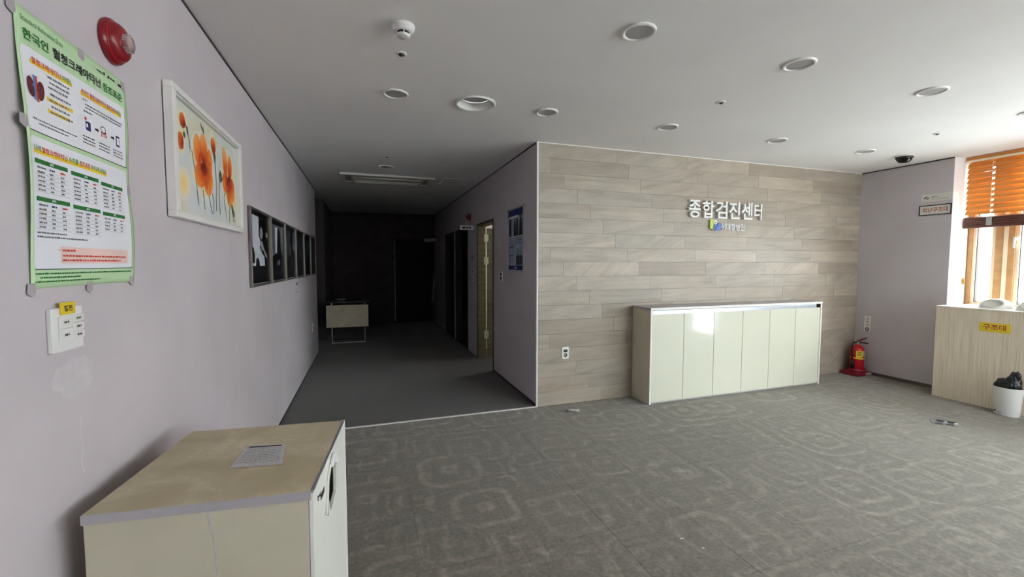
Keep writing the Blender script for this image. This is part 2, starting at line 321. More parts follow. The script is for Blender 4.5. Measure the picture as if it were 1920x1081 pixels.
class MB:
    def __init__(s): s.v = []; s.f = []; s.wf = None
    def add(s, vs, fs):
        b = len(s.v); s.v += [Vector(v) for v in vs]; s.f += [tuple(b + i for i in f) for f in fs]; return s
    def box(s, x0, x1, y0, y1, z0, z1):
        return s.fbox(Fr((0, 0, 0), (1, 0, 0), (0, 1, 0)), x0, x1, y0, y1, z0, z1)
    def fbox(s, F, a0, a1, b0, b1, c0, c1):
        if a0 > a1: a0, a1 = a1, a0
        if b0 > b1: b0, b1 = b1, b0
        if c0 > c1: c0, c1 = c1, c0
        P = [F.p(a, b, c) for c in (c0, c1) for b in (b0, b1) for a in (a0, a1)]
        return s.add(P, [(0, 2, 3, 1), (4, 5, 7, 6), (0, 1, 5, 4), (2, 6, 7, 3), (0, 4, 6, 2), (1, 3, 7, 5)])
    def frame(s, F, a0, a1, b0, b1, c0, c1, t, t2=None):
        t2 = t2 or t
        s.fbox(F, a0, a1, b1 - t2, b1, c0, c1); s.fbox(F, a0, a1, b0, b0 + t2, c0, c1)
        s.fbox(F, a0, a0 + t, b0 + t2, b1 - t2, c0, c1); s.fbox(F, a1 - t, a1, b0 + t2, b1 - t2, c0, c1); return s
    def fpoly(s, F, pts, c0, c1):
        n = len(pts); P = [F.p(a, b, c0) for a, b in pts] + [F.p(a, b, c1) for a, b in pts]
        fs = [tuple(reversed(range(n))), tuple(range(n, 2 * n))] + [(i, (i + 1) % n, n + (i + 1) % n, n + i) for i in range(n)]
        return s.add(P, fs)
    def fflat(s, F, pts, c):
        return s.add([F.p(a, b, c) for a, b in pts], [tuple(range(len(pts)))])
    def frect(s, F, a0, a1, b0, b1, c): return s.fflat(F, [(a0, b0), (a1, b0), (a1, b1), (a0, b1)], c)
    def fell(s, F, a, b, ra, rb, c, n=20, rot=0.0, c1=None):
        pts = []
        for i in range(n):
            t = 2 * math.pi * i / n; x, y = ra * math.cos(t), rb * math.sin(t)
            pts.append((a + x * math.cos(rot) - y * math.sin(rot), b + x * math.sin(rot) + y * math.cos(rot)))
        return s.fflat(F, pts, c) if c1 is None else s.fpoly(F, pts, c, c1)
    def round_rect(s, F, a0, a1, b0, b1, r, c0, c1=None, k=5):
        pts = []
        for cx, cy, t0 in ((a1 - r, b1 - r, 0), (a0 + r, b1 - r, 90), (a0 + r, b0 + r, 180), (a1 - r, b0 + r, 270)):
            for i in range(k + 1):
                t = math.radians(t0 + 90 * i / k); pts.append((cx + r * math.cos(t), cy + r * math.sin(t)))
        return s.fflat(F, pts, c0) if c1 is None else s.fpoly(F, pts, c0, c1)
    def grid(s, F, a0, a1, b0, b1, c, na, nb):
        P = [F.p(a0 + (a1 - a0) * i / na, b0 + (b1 - b0) * j / nb, c) for j in range(nb + 1) for i in range(na + 1)]
        fs = [(j * (na + 1) + i, j * (na + 1) + i + 1, (j + 1) * (na + 1) + i + 1, (j + 1) * (na + 1) + i) for j in range(nb) for i in range(na)]
        return s.add(P, fs)
    def lathe(s, F, prof, n=28, a=0.0, b=0.0, sa=1.0, sb=1.0):
        """prof = [(radius, w)]; closes at radius 0"""
        rings = []; P = []; fs = []
        for r, w in prof:
            if r < 1e-6: rings.append([len(P)]); P.append(F.p(a, b, w))
            else:
                rings.append(list(range(len(P), len(P) + n)))
                P += [F.p(a + sa * r * math.cos(2 * math.pi * i / n), b + sb * r * math.sin(2 * math.pi * i / n), w) for i in range(n)]
        for A, B in zip(rings, rings[1:]):
            if len(A) == 1 and len(B) == 1: continue
            for i in range(n):
                j = (i + 1) % n
                if len(A) == 1: fs.append((A[0], B[i], B[j]))
                elif len(B) == 1: fs.append((A[j], A[i], B[0]))
                else: fs.append((A[i], B[i], B[j], A[j]))
        return s.add(P, fs)
    def tube(s, path, r, n=8, caps=True):
        path = [Vector(p) for p in path]; rr = r if isinstance(r, (list, tuple)) else [r] * len(path)
        P = []; fs = []; N = len(path)
        up = Vector((0, 0, 1))
        for i, p in enumerate(path):
            t = (path[min(i + 1, N - 1)] - path[max(i - 1, 0)]).normalized()
            ref = up if abs(t.z) < 0.9 else Vector((1, 0, 0))
            a = t.cross(ref).normalized(); b = a.cross(t)
            P += [p + (a * math.cos(2 * math.pi * k / n) + b * math.sin(2 * math.pi * k / n)) * rr[i] for k in range(n)]
        for i in range(N - 1):
            for k in range(n): fs.append((i * n + k, i * n + (k + 1) % n, (i + 1) * n + (k + 1) % n, (i + 1) * n + k))
        if caps: fs += [tuple(reversed(range(n))), tuple(range((N - 1) * n, N * n))]
        return s.add(P, fs)
    def line(s, F, pts, wd, c):
        """flat brush stroke through 2-d points; wd may taper"""
        n = len(pts); ws = wd if isinstance(wd, (list, tuple)) else [wd] * n; L = []; R = []
        for i, (a, b) in enumerate(pts):
            q0 = pts[max(i - 1, 0)]; q1 = pts[min(i + 1, n - 1)]; dx, dy = q1[0] - q0[0], q1[1] - q0[1]; d = math.hypot(dx, dy) or 1
            L.append((a - dy / d * ws[i] / 2, b + dx / d * ws[i] / 2)); R.append((a + dy / d * ws[i] / 2, b - dx / d * ws[i] / 2))
        P = [F.p(*q, c) for q in L] + [F.p(*q, c) for q in R]
        return s.add(P, [(i, n + i, n + i + 1, i + 1) for i in range(n - 1)])
    def text(s, F, body, a, b, size, c, width=None, bold=0.02, depth=0.0, align='l', skew=0.0):
        """lettering whose glyph box starts at (a, b); width fits it to a given run"""
        vs, fs = text_geo(body, bold, 0.5 if depth else 0.0)
        x0 = min(v.x for v in vs); x1 = max(v.x for v in vs); y0 = min(v.y for v in vs); y1 = max(v.y for v in vs)
        sy = size / (y1 - y0); sx = (width / (x1 - x0)) if width else sy
        run = (x1 - x0) * sx; a0 = a - (run / 2 if align == 'c' else 0)
        P = [F.p(a0 + (v.x - x0) * sx, b + (v.y - y0) * sy + skew * (v.x - x0) * sx, c + (v.z + 0.5 if depth else 0) * depth) for v in vs]
        return s.add(P, fs)
    def dashes(s, F, a0, a1, b, h, c, seed=0):
        """a line of small illegible print"""
        r = random.Random(seed); a = a0
        while a < a1 - h * 0.5:
            w = h * r.uniform(0.7, 3.2); e = min(a + w, a1); s.frect(F, a, e, b, b + h * r.uniform(0.75, 1.0), c); a = e + h * r.uniform(0.25, 0.6)
        return s
    def warp(s, fn):
        s.v = [fn(v) for v in s.v]; return s
    def build(s, name, m, parent=None, smooth=False, bevel=0.0, local=False, label=None, seg=2):
        me = bpy.data.meshes.new(name)
        off = Vector((0, 0, 0)) if (parent is None or local) else WL(parent)
        me.from_pydata([tuple(v - off) for v in s.v], [], s.f); me.update()
        ms = m if isinstance(m, (list, tuple)) else [m]
        for q in ms: me.materials.append(M[q] if isinstance(q, str) else q)
        if smooth: me.polygons.foreach_set('use_smooth', [True] * len(me.polygons))
        o = bpy.data.objects.new(name, me); COL.objects.link(o)
        if parent is not None: o.parent = parent
        if bevel:
            b = o.modifiers.new('edge', 'BEVEL'); b.width = bevel; b.segments = seg; b.limit_method = 'ANGLE'; b.angle_limit = math.radians(40)
            b.harden_normals = False
        if label: o['label'] = label
        if name in SMALL: o['kind'] = 'stuff'
        return o
def WL(o):
    v = Vector(o.location)
    while o.parent: o = o.parent; v += Vector(o.location)
    return v
def thing(name, label, cat, loc=(0, 0, 0), rz=0.0, group=None, kind=None):
    o = bpy.data.objects.new(name, None); COL.objects.link(o); o.location = loc; o.rotation_euler.z = rz
    o.empty_display_size = 0.05; o['label'] = label
    if cat: o['category'] = cat
    if group: o['group'] = group
    if kind: o['kind'] = kind
    return o
def tag(o, label, cat=None, group=None, kind=None):
    o['label'] = label
    if cat: o['category'] = cat
    if group: o['group'] = group
    if kind: o['kind'] = kind
    return o
def struct(name, mb, m, label, **kw): return tag(mb.build(name, m, **kw), label, name.split('_')[0], kind='structure')

# ------------------------------------------------------------------ the shell
# floors
fl = struct('floor', MB().box(-0.95, 6.72, -3.4, YS, -0.12, -0.006), 'carpet', 'grey patterned carpet tile floor of the main room')
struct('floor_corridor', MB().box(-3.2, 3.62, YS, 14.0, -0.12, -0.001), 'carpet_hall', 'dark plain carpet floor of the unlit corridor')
def carpet_tile_mesh(w, d):
    g = 0.0003; c = 0.0012; h = 0.0
    x0, x1, y0, y1 = g, w - g, g, d - g
    vs = [(x0, y0, -0.006), (x1, y0, -0.006), (x1, y1, -0.006), (x0, y1, -0.006), (x0, y0, h - c), (x1, y0, h - c), (x1, y1, h - c), (x0, y1, h - c),
          (x0 + c, y0 + c, h), (x1 - c, y0 + c, h), (x1 - c, y1 - c, h), (x0 + c, y1 - c, h)]
    fs = [(0, 1, 5, 4), (1, 2, 6, 5), (2, 3, 7, 6), (3, 0, 4, 7), (4, 5, 9, 8), (5, 6, 10, 9), (6, 7, 11, 10), (7, 4, 8, 11), (8, 9, 10, 11)]
    me = bpy.data.meshes.new('carpet_tile'); me.from_pydata(vs, [], fs); me.materials.append(M['carpet']); return me
_ct = {}
ys = [YS - 0.5 * i for i in range(0, 11)]
xs = [XL + 0.5 * i for i in range(0, 15)] ; xs[-1] = 6.23
for j in range(10):
    y0 = ys[j + 1]
    for i in range(14):
        w = round(xs[i + 1] - xs[i], 3); k = (w, 0.5)
        if k not in _ct: _ct[k] = carpet_tile_mesh(*k)
        o = bpy.data.objects.new('carpet_tile', _ct[k]); COL.objects.link(o); o.parent = fl; o.location = (xs[i], y0, 0)
# corridor threshold strip
struct('trim_1', MB().box(XL, XC, YS - 0.012, YS + 0.012, -0.004, 0.006), 'white_trim', 'thin pale metal threshold strip across the corridor mouth')

# ceiling with one round cut-out for the open downlight
def ceiling_with_hole():
    bm = bmesh.new(); x0, x1, y0, y1 = -0.95, 6.72, -3.4, 4.15
    o = [bm.verts.new(p) for p in ((x0, y0, ZC), (x1, y0, ZC), (x1, y1, ZC), (x0, y1, ZC))]
    hx, hy, r = 0.789, 3.19, 0.138
    c = [bm.verts.new((hx + r * math.cos(t), hy + r * math.sin(t), ZC)) for t in [2 * math.pi * i / 36 for i in range(36)]]
    es = [bm.edges.new((o[i], o[(i + 1) % 4])) for i in range(4)] + [bm.edges.new((c[i], c[(i + 1) % 36])) for i in range(36)]
    bmesh.ops.triangle_fill(bm, use_beauty=True, edges=es)
    r2 = bmesh.ops.extrude_face_region(bm, geom=bm.faces[:])
    for g in r2['geom']:
        if isinstance(g, bmesh.types.BMVert): g.co.z += 0.22
    bmesh.ops.recalc_face_normals(bm, faces=bm.faces[:])
    me = bpy.data.meshes.new('ceiling'); bm.to_mesh(me); bm.free(); me.materials.append(M['ceiling'])
    ob = bpy.data.objects.new('ceiling', me); COL.objects.link(ob); return ob
tag(ceiling_with_hole(), 'white plaster ceiling of the main room', 'ceiling', kind='structure')
struct('ceiling_corridor', MB().box(-3.2, 3.62, 4.15, 14.0, ZC, 2.86), 'ceiling', 'flat ceiling over the dark corridor')

# left wall, side opening, corridor end
struct('wall_left', MB().box(-0.95, XL, -3.4, 7.6, -0.1, ZC), 'wall', 'lilac grey painted wall with posters and pictures')
wl_ = bpy.data.objects['wall_left']; F_ = FL(1.40, 1.08); r_ = random.Random(3)
MB().fflat(F_, [(0.10 + 0.095 * math.cos(q) * r_.uniform(0.8, 1.1), 0.06 + 0.055 * math.sin(q) * r_.uniform(0.75, 1.15)) for q in [i * math.pi / 10 for i in range(20)]], 0.0006).build('filler_patch', 'filler', wl_)
for (y_, z_0, z_1, w_) in ((1.51, 1.03, 0.86, 0.006), (2.32, 1.42, 0.98, 0.004), (2.55, 1.30, 0.70, 0.006), (3.05, 1.0, 0.62, 0.012)):
    F_ = FL(y_, 0); m = MB(); m.line(F_, [(0.004 * math.sin(k * 1.7), z_0 + (z_1 - z_0) * k / 8) for k in range(9)], w_, 0.0005); m.build('dried_drip', 'filler', wl_)
struct('wall_corridor_left', MB().box(-0.95, -0.745, 8.8, 10.95, 0, ZC), 'shade_paint', 'short dim wall past the side opening of the corridor')
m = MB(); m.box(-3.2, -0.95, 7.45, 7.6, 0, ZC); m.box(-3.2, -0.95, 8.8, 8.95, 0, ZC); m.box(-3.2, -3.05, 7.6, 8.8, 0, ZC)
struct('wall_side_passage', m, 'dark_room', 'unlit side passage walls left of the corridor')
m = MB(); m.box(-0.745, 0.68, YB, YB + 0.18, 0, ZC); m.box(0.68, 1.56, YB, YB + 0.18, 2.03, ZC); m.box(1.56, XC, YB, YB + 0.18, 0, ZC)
struct('wall_corridor_end', m, 'shade_paint', 'dim end wall of the corridor with a dark doorway')
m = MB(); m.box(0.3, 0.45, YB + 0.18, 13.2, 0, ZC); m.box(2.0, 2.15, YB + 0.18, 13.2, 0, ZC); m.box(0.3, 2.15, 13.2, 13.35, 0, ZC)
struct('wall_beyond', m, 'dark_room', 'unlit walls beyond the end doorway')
# corridor right wall with the lit washroom door and two dark openings
m = MB(); T0, T1 = XC, XC + 0.11
for a, b in ((YS + 0.02, 5.53), (6.38, 7.08), (8.04, 8.28), (9.12, YB + 0.18)): m.box(T0, T1, a, b, 0, ZC)
for a, b in ((5.53, 6.38), (7.08, 8.04), (8.28, 9.12)): m.box(T0, T1, a, b, 2.03, ZC)
struct('wall_corridor_right', m, 'wall', 'lilac wall of the corridor with three door openings')
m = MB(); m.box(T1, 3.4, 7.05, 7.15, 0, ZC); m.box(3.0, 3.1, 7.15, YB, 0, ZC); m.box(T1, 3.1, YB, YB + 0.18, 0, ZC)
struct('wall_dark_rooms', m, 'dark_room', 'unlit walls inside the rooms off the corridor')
# washroom walls with a small window
m = MB(); m.box(T1, 3.4, 4.6, 4.7, 0, ZC); m.box(3.4, 3.52, 4.6, 6.0, 0, ZC); m.box(3.4, 3.52, 6.8, 7.15, 0, ZC); m.box(3.4, 3.52, 6.0, 6.8, 0, 1.55); m.box(3.4, 3.52, 6.0, 6.8, 2.25, ZC); m.box(T1, 3.4, 6.98, 7.05, 0, ZC)
struct('wall_washroom', m, 'cream', 'pale walls inside the lit washroom')

# stone wall with individual tiles
sw = struct('wall_back', MB().box(XC + 0.001, 6.72, YS + 0.012, 4.15, -0.1, ZC), 'grout', 'beige stone tiled feature wall with the clinic sign')
TL, RH = 0.9, 2.64 / 18
_tm = {}
def tile_mesh(w, h):
    k = (round(w, 3), round(h, 3))
    if k in _tm: return _tm[k]
    g = 0.0005; c = 0.0010; t = 0.012
    x0, x1, z0, z1 = g, w - g, g, h - g
    vs = [(x0, t, z0), (x1, t, z0), (x1, t, z1), (x0, t, z1), (x0, c, z0), (x1, c, z0), (x1, c, z1), (x0, c, z1),
          (x0 + c, 0, z0 + c), (x1 - c, 0, z0 + c), (x1 - c, 0, z1 - c), (x0 + c, 0, z1 - c)]
    fs = [(0, 1, 5, 4), (1, 2, 6, 5), (2, 3, 7, 6), (3, 0, 4, 7), (4, 5, 9, 8), (5, 6, 10, 9), (6, 7, 11, 10), (7, 4, 8, 11), (8, 9, 10, 11)]
    me = bpy.data.meshes.new('stone_tile'); me.from_pydata(vs, [], fs); me.materials.append(M['stone']); _tm[k] = me; return me
XA, XB = XC + 0.012, XR
for r in range(18):
    z1 = ZC - 0.006 - r * RH if r == 0 else ZC - r * RH
    z0 = ZC - (r + 1) * RH
    j0 = 2.497 + 0.15 * (r % 6) - 3 * TL
    cuts = [XA] + [j0 + k * TL for k in range(9) if XA + 0.02 < j0 + k * TL < XB - 0.02] + [XB]
    for a, b in zip(cuts, cuts[1:]):
        o = bpy.data.objects.new('stone_tile', tile_mesh(b - a, z1 - z0)); COL.objects.link(o); o.parent = sw
        o.location = (a, YS + random.uniform(-0.0008, 0.0006), z0)
struct('trim_2', MB().box(XC - 0.004, XC + 0.012, YS - 0.004, YS + 0.02, 0, ZC), 'white_trim', 'white vertical corner bead beside the stone wall')
struct('trim_3', MB().box(XC + 0.012, XR, YS - 0.004, YS + 0.012, ZC - 0.007, ZC), 'white_trim', 'thin white trim along the top of the stone wall')
struct('trim_4', MB().box(XL, XL + 0.006, -3.2, 7.6, ZC - 0.010, ZC), 'dark_trim', 'dark shadow gap trim along the top of the left wall')
struct('trim_5', MB().box(XR - 0.006, XR, 3.03, YS - 0.004, ZC - 0.013, ZC), 'dark_trim', 'dark shadow gap trim along the top of the right wall')
struct('trim_6', MB().box(XC - 0.006, XC, YS + 0.02, YB, ZC - 0.010, ZC), 'dark_trim', 'dark shadow gap trim along the top of the corridor wall')
struct('baseboard_right', MB().box(XR - 0.012, XR, 3.03, YS - 0.004, 0, 0.038), 'skirting', 'dark skirting at the foot of the right wall')
struct('baseboard_corridor', MB().box(XC - 0.008, XC, YS + 0.02, 5.49, 0, 0.025), 'dark_trim', 'thin dark skirting of the corridor wall')
struct('trim_left_foot', MB().box(XL, XL + 0.005, -3.0, 7.6, 0, 0.012), 'dark_trim', 'thin dark line at the foot of the left wall')  # plain dark strip along the wall foot, no skirting here

# right wall: pier, sills, heads; back wall behind the camera
m = MB(); WX0, WX1 = XR, 6.72
m.box(WX0, WX1, 3.03, YS, -0.1, ZC)
struct('wall_right', m, 'wall', 'lilac grey pier between stone wall and window')
m = MB(); m.box(6.52, WX1, 0.75, 3.03, -0.1, 0.95); m.box(6.52, WX1, 0.62, 0.75, -0.1, ZC); m.box(6.52, WX1, -0.08, 0.62, 2.1, ZC)
m.box(6.52, WX1, -0.5, -0.08, -0.1, ZC); m.box(6.52, WX1, -2.8, -0.5, -0.1, 0.95); m.box(6.52, WX1, -3.4, -2.8, -0.1, ZC)
m.box(6.52, WX1, 0.75, 3.03, 2.61, ZC); m.box(6.52, WX1, -2.8, -0.5, 2.61, ZC)
struct('wall_right_lower', m, 'reveal', 'white wall below and between the windows')
struct('wall_right_reveal', MB().box(XR + 0.001, 6.54, 3.026, 3.032, 0, ZC - 0.001), 'reveal', 'bright white window reveal beside the blind')
m = MB(); m.box(-0.95, 3.6, -3.4, -3.2, -0.1, ZC); m.box(6.1, 6.72, -3.4, -3.2, -0.1, ZC); m.box(3.6, 6.1, -3.4, -3.2, -0.1, 0.95); m.box(3.6, 6.1, -3.4, -3.2, 2.61, ZC)
struct('wall_front', m, 'wall', 'lilac wall behind the viewer with an added fill light window')

# ------------------------------------------------------------------ windows
FW = Fr((XW, 0, 0), (0, -1, 0), (0, 0, 1))       # a = -y, b = z, w towards the room (-x)
def window(name, y0, y1, z0, z1, bars, label, FW=FW, org=None):
    w = thing(name, label, 'window', org or (XW, (y0 + y1) / 2, z0), kind='structure')
    m = MB(); m.frame(FW, -y1, -y0, z0, z1, -0.10, 0.03, 0.035); m.build('window_frame', 'window_wood', w, bevel=0.003)
    edges = [y1 - 0.035]
    for (b1, b0) in bars:
        MB().fbox(FW, -b1, -b0, z0 + 0.035, z1 - 0.035, -0.10, 0.025).build('mullion', 'window_wood', w, bevel=0.004)
        MB().fbox(FW, -(b1 - (b1 - b0) * 0.44), -(b0 + (b1 - b0) * 0.34), z0 + 0.035, z1 - 0.035, 0.024, 0.030).build('mullion_strip', 'window_light', w)
        edges += [b1, b0]
    edges.append(y0 + 0.035)
    for a, b in zip(edges[0::2], edges[1::2]):
        s_ = MB(); s_.frame(FW, -a, -b, z0 + 0.035, z1 - 0.035, -0.075, 0.012, 0.030).build('sash', 'window_light', w, bevel=0.003)
        g_ = MB(); g_.frame(FW, -a + 0.030, -b - 0.030, z0 + 0.065, z1 - 0.065, -0.05, -0.002, 0.006).build('gasket', 'gasket', w)
        MB().fbox(FW, -a + 0.031, -b - 0.031, z0 + 0.066, z1 - 0.066, -0.034, -0.028).build('pane', 'glass', w)
    return w
w1 = window('window_1', 0.75, 3.026, 0.95, 2.61, [(2.80, 2.645), (1.95, 1.80), (1.30, 1.15)], 'brown framed window with amber blind pulled half down')
m = MB(); m.fbox(FW, -2.652, -2.622, 1.70, 1.735, 0.025, 0.05); m.fbox(FW, -2.648, -2.632, 1.62, 1.73, 0.05, 0.062); m.build('sash_lock', 'white', w1, bevel=0.003)
window('window_2', -2.8, -0.5, 0.95, 2.61, [(-1.10, -1.25), (-1.95, -2.1)], 'brown framed window further along the right wall')
window('fill_window', 3.6, 6.1, 0.95, 2.61, [(4.92, 4.78)], 'brown framed window added behind the viewer as fill light', Fr((0, -3.28, 0), (-1, 0, 0), (0, 0, 1)), (4.85, -3.28, 0.95))  # unseen window, added to brighten the stone wall, doors and ceiling
d = thing('door_1', 'glazed door at the right wall beside the windows', 'door', (XW, 0.27, 0), kind='structure')
MB().frame(FW, -0.62, 0.08, 0, 2.1, -0.08, 0.03, 0.05).build('door_frame', 'alu', d)
MB().fbox(FW, -0.57, 0.03, 0.05, 2.05, -0.03, -0.02).build('pane', 'glass', d)
# brass latch keeper on the reveal
m = MB(); Fb = Fr((6.50, 3.026, 1.25), (1, 0, 0), (0, 0, 1)); m.fbox(Fb, -0.022, 0.022, -0.035, 0.035, 0, 0.006); m.fbox(Fb, -0.010, 0.010, -0.022, 0.022, 0.006, 0.016)
tag(m.build('latch_keeper', 'brass', bevel=0.002), 'small brass latch keeper on the white reveal below the blind', 'latch')

# wooden venetian blind, slat by slat
bl = thing('venetian_blind', 'amber wooden slat blind with dark brown stacked bottom', 'blind', (6.44, 1.9, 1.85))
BY0, BY1 = 0.80, 3.012
MB().box(6.41, 6.50, BY0, BY1, 2.603, ZC - 0.004).build('head_rail', 'slat', bl, bevel=0.004)
MB().box(6.405, 6.425, BY0, BY1 + 0.004, 2.578, 2.602).build('front_rail', 'window_light', bl, bevel=0.005)
CY = [2.80, 2.05, 1.3]
def slat_geo(z, tilt, wd, th=0.003):
    m = MB(); segs = [BY1]
    for c in CY: segs += [c + 0.011, c - 0.011]
    segs.append(BY0)
    c_, s_ = math.cos(tilt), math.sin(tilt)
    Fs = Fr((6.455, 0, z), (0, 1, 0), (-c_, 0, -s_))     # b runs across the slat, slightly crowned
    n = 6; crown = 0.007 if th < 0.01 else 0.0
    def strip(a0, a1, b0, b1):
        P = []
        for i in range(n + 1):
            b = b0 + (b1 - b0) * i / n; c = crown * (1 - (2 * b / wd) ** 2)
            for a in (a0, a1): P += [Fs.p(a, b, c - th / 2), Fs.p(a, b, c + th / 2)]
        fs = []
        for i in range(n):
            k = 4 * i; fs += [(k, k + 4, k + 6, k + 2), (k + 1, k + 3, k + 7, k + 5), (k, k + 1, k + 5, k + 4), (k + 2, k + 6, k + 7, k + 3)]
        k = 4 * n; fs += [(0, 2, 3, 1), (k, k + 1, k + 3, k + 2)]
        m.add(P, fs)
    for a, b in zip(segs[0::2], segs[1::2]): strip(b, a, -wd / 2, wd / 2)
    for q in CY: strip(q - 0.011, q + 0.011, 0.012, wd / 2); strip(q - 0.011, q + 0.011, -wd / 2, -0.012)
    return m
z = 2.545
while z > 1.98:
    slat_geo(z, math.radians(60), 0.070).build('slat', 'slat', bl); z -= 0.0575
for k in range(5): slat_geo(1.962 - k * 0.020, math.radians(14), 0.062, 0.016).build('slat', 'slat_dark', bl)
MB().box(6.42, 6.49, BY0, BY1 + 0.006, 1.848, 1.870).build('bottom_rail', 'slat_dark', bl, bevel=0.004)
for q in CY:
    MB().tube([(6.425, q, 2.6), (6.425, q, 1.86)], 0.0016, 6).build('ladder_cord', 'window_light', bl)
    m = MB(); m.box(6.408, 6.416, q - 0.022, q + 0.022, 1.87, 1.965); m.build('cord_clip', 'grey', bl, bevel=0.003)

# pale buildings outside
b = thing('office_building', 'pale pink and white building across the street seen through the window', 'building', (46, 14, -12))
m = MB(); m.box(40, 52, -18, 40, -12, 10); m.build('facade', 'facade', b)
for k in range(5):
    MB().box(39.8, 40.0, -18, 40, -10.6 + k * 3.9, -9.0 + k * 3.9).build('spandrel', 'facade_pink', b)
    for j in range(11): MB().box(39.9, 40.0, -17.4 + j * 5.2, -13.0 + j * 5.2, -8.7 + k * 3.9, -7.0 + k * 3.9).build('window_pane', 'facade_glass', b)

# ------------------------------------------------------------------ long cabinet under the sign
cx0, cx1, cyf, ch = 2.725, 5.150, 3.662, 1.0
c = thing('storage_cabinet', 'long low cream cabinet with six glossy doors against the stone wall', 'cabinet', (3.94, 3.82, 0))
m = MB(); m.box(cx0 + 0.02, cx1 - 0.02, cyf + 0.045, YS - 0.004, 0.03, 0.975); m.build('body', 'gasket', c)  # body coloured dark so the gaps between doors read as shade
for x in (cx0, cx1 - 0.02): MB().box(x, x + 0.02, cyf + 0.004, YS - 0.003, 0, 0.975).build('side_panel', 'cream', c, bevel=0.001)
for x in (cx0 - 0.0005, cx1 - 0.0205): MB().box(x, x + 0.021, cyf, cyf + 0.005, 0, 0.975).build('edge_strip', 'white_trim', c)
MB().box(cx0 - 0.002, cx1 + 0.002, cyf - 0.002, YS - 0.003, 0.975, 1.0).build('top_panel', 'cab_edge', c, bevel=0.002)
MB().box(cx0 - 0.002, cx1 + 0.002, cyf - 0.0045, cyf - 0.002, 0.976, 0.999).build('top_edge_strip', 'white_trim', c)
MB().box(cx0 + 0.021, cx1 - 0.085, cyf + 0.004, cyf + 0.03, 0.925, 0.974).build('grip_rail', 'alu', c, bevel=0.006)
MB().box(cx1 - 0.084, cx1 - 0.022, cyf + 0.012, cyf + 0.03, 0.925, 0.974).build('rail_end', 'blackgloss', c)
MB().box(cx0 + 0.02, cx1 - 0.02, cyf + 0.03, cyf + 0.045, 0, 0.03).build('plinth', 'cab_edge', c)
dw = (cx1 - cx0 - 0.042) / 6
for i in range(6):
    a = cx0 + 0.021 + i * dw
    o = MB().box(-dw / 2 + 0.0024, dw / 2 - 0.0024, 0, 0.018, 0.022, 0.930).build('door', 'cream_door', c, bevel=0.001, local=True)
    o.location = Vector((a + dw / 2, cyf + 0.004, 0)) - WL(c); o.rotation_euler.z = math.radians([0.10, 0.0, 0.22, -0.15, 0.12, -0.10][i])

# ------------------------------------------------------------------ near cabinet, slightly turned from the wall
TH = math.radians(-5.9)
nc = thing('office_cabinet', 'cream cabinet with dusty top and broken white door beside the left wall', 'cabinet', (-0.711, 1.377, 0), TH)
NW, ND, NH = 0.555, 0.567, 0.80
m = MB(); m.box(0.002, NW - 0.012, 0, 0.018, 0.0, 0.772); m.build('front_panel', 'cream', nc, local=True, bevel=0.001)
m = MB(); m.box(0.002, NW - 0.012, ND - 0.018, ND, 0.0, 0.772); m.build('back_panel', 'cream', nc, local=True)
m = MB(); m.box(0.002, 0.02, 0.018, ND - 0.018, 0.0, 0.772); m.build('left_panel', 'cream', nc, local=True)
MB().box(0.02, NW - 0.02, 0.018, ND - 0.018, 0.05, 0.07).build('bottom_panel', 'cream', nc, local=True); MB().box(0.02, NW - 0.06, 0.018, ND - 0.018, 0.42, 0.44).build('shelf', 'cream', nc, local=True)
MB().box(0, NW - 0.004, -0.003, ND, 0.773, NH).build('top_panel', 'cabtop', nc, local=True, bevel=0.0015)
MB().box(0, NW - 0.004, -0.0055, -0.003, 0.7735, NH - 0.0008).build('top_edge_band', 'cab_edge', nc, local=True)
def door_with_hole():
    # torn opening in the door face, outline in (depth, height)
    hole = [(0.232, 0.742), (0.262, 0.760), (0.300, 0.752), (0.345, 0.722), (0.366, 0.695), (0.360, 0.611), (0.305, 0.600), (0.250, 0.594), (0.232, 0.640), (0.222, 0.690), (0.210, 0.728)]
    outer = [(0.0, 0.008), (ND - 0.012, 0.008), (ND - 0.012, NH - 0.006), (0.0, NH - 0.006)]
    bm = bmesh.new(); x = NW
    o = [bm.verts.new((x, a, b)) for a, b in outer]; h = [bm.verts.new((x, a, b)) for a, b in hole]
    es = [bm.edges.new((l[i], l[(i + 1) % len(l)])) for l in (o, h) for i in range(len(l))]
    bmesh.ops.triangle_fill(bm, use_beauty=True, edges=es)
    r = bmesh.ops.extrude_face_region(bm, geom=bm.faces[:])
    for g in r['geom']:
        if isinstance(g, bmesh.types.BMVert): g.co.x -= 0.010
    bmesh.ops.recalc_face_normals(bm, faces=bm.faces[:])
    me = bpy.data.meshes.new('door'); bm.to_mesh(me); bm.free(); me.materials.append(M['cab_white'])
    ob = bpy.data.objects.new('door', me); COL.objects.link(ob); ob.parent = nc; ob['label'] = 'white gloss door with a torn hole'; return ob
dr = door_with_hole()
MB().box(NW - 0.012, NW + 0.003, ND - 0.011, ND + 0.003, 0.0, NH).build('door_edge_strip', 'white_trim', nc, local=True, bevel=0.001)
m = MB(); m.box(NW - 0.004, NW + 0.0015, -0.004, ND - 0.012, NH - 0.006, NH + 0.0008); m.build('door_top_strip', 'alu', nc, local=True)
Fd = Fr((NW, 0, 0), (0, 1, 0), (0, 0, 1))
m = MB(); m.fpoly(Fd, [(0.158, 0.632), (0.176, 0.625), (0.214, 0.722), (0.252, 0.756), (0.236, 0.766), (0.200, 0.738)], 0.0005, 0.006)
m.build('broken_handle', 'white_trim', dr, local=True, bevel=0.001)
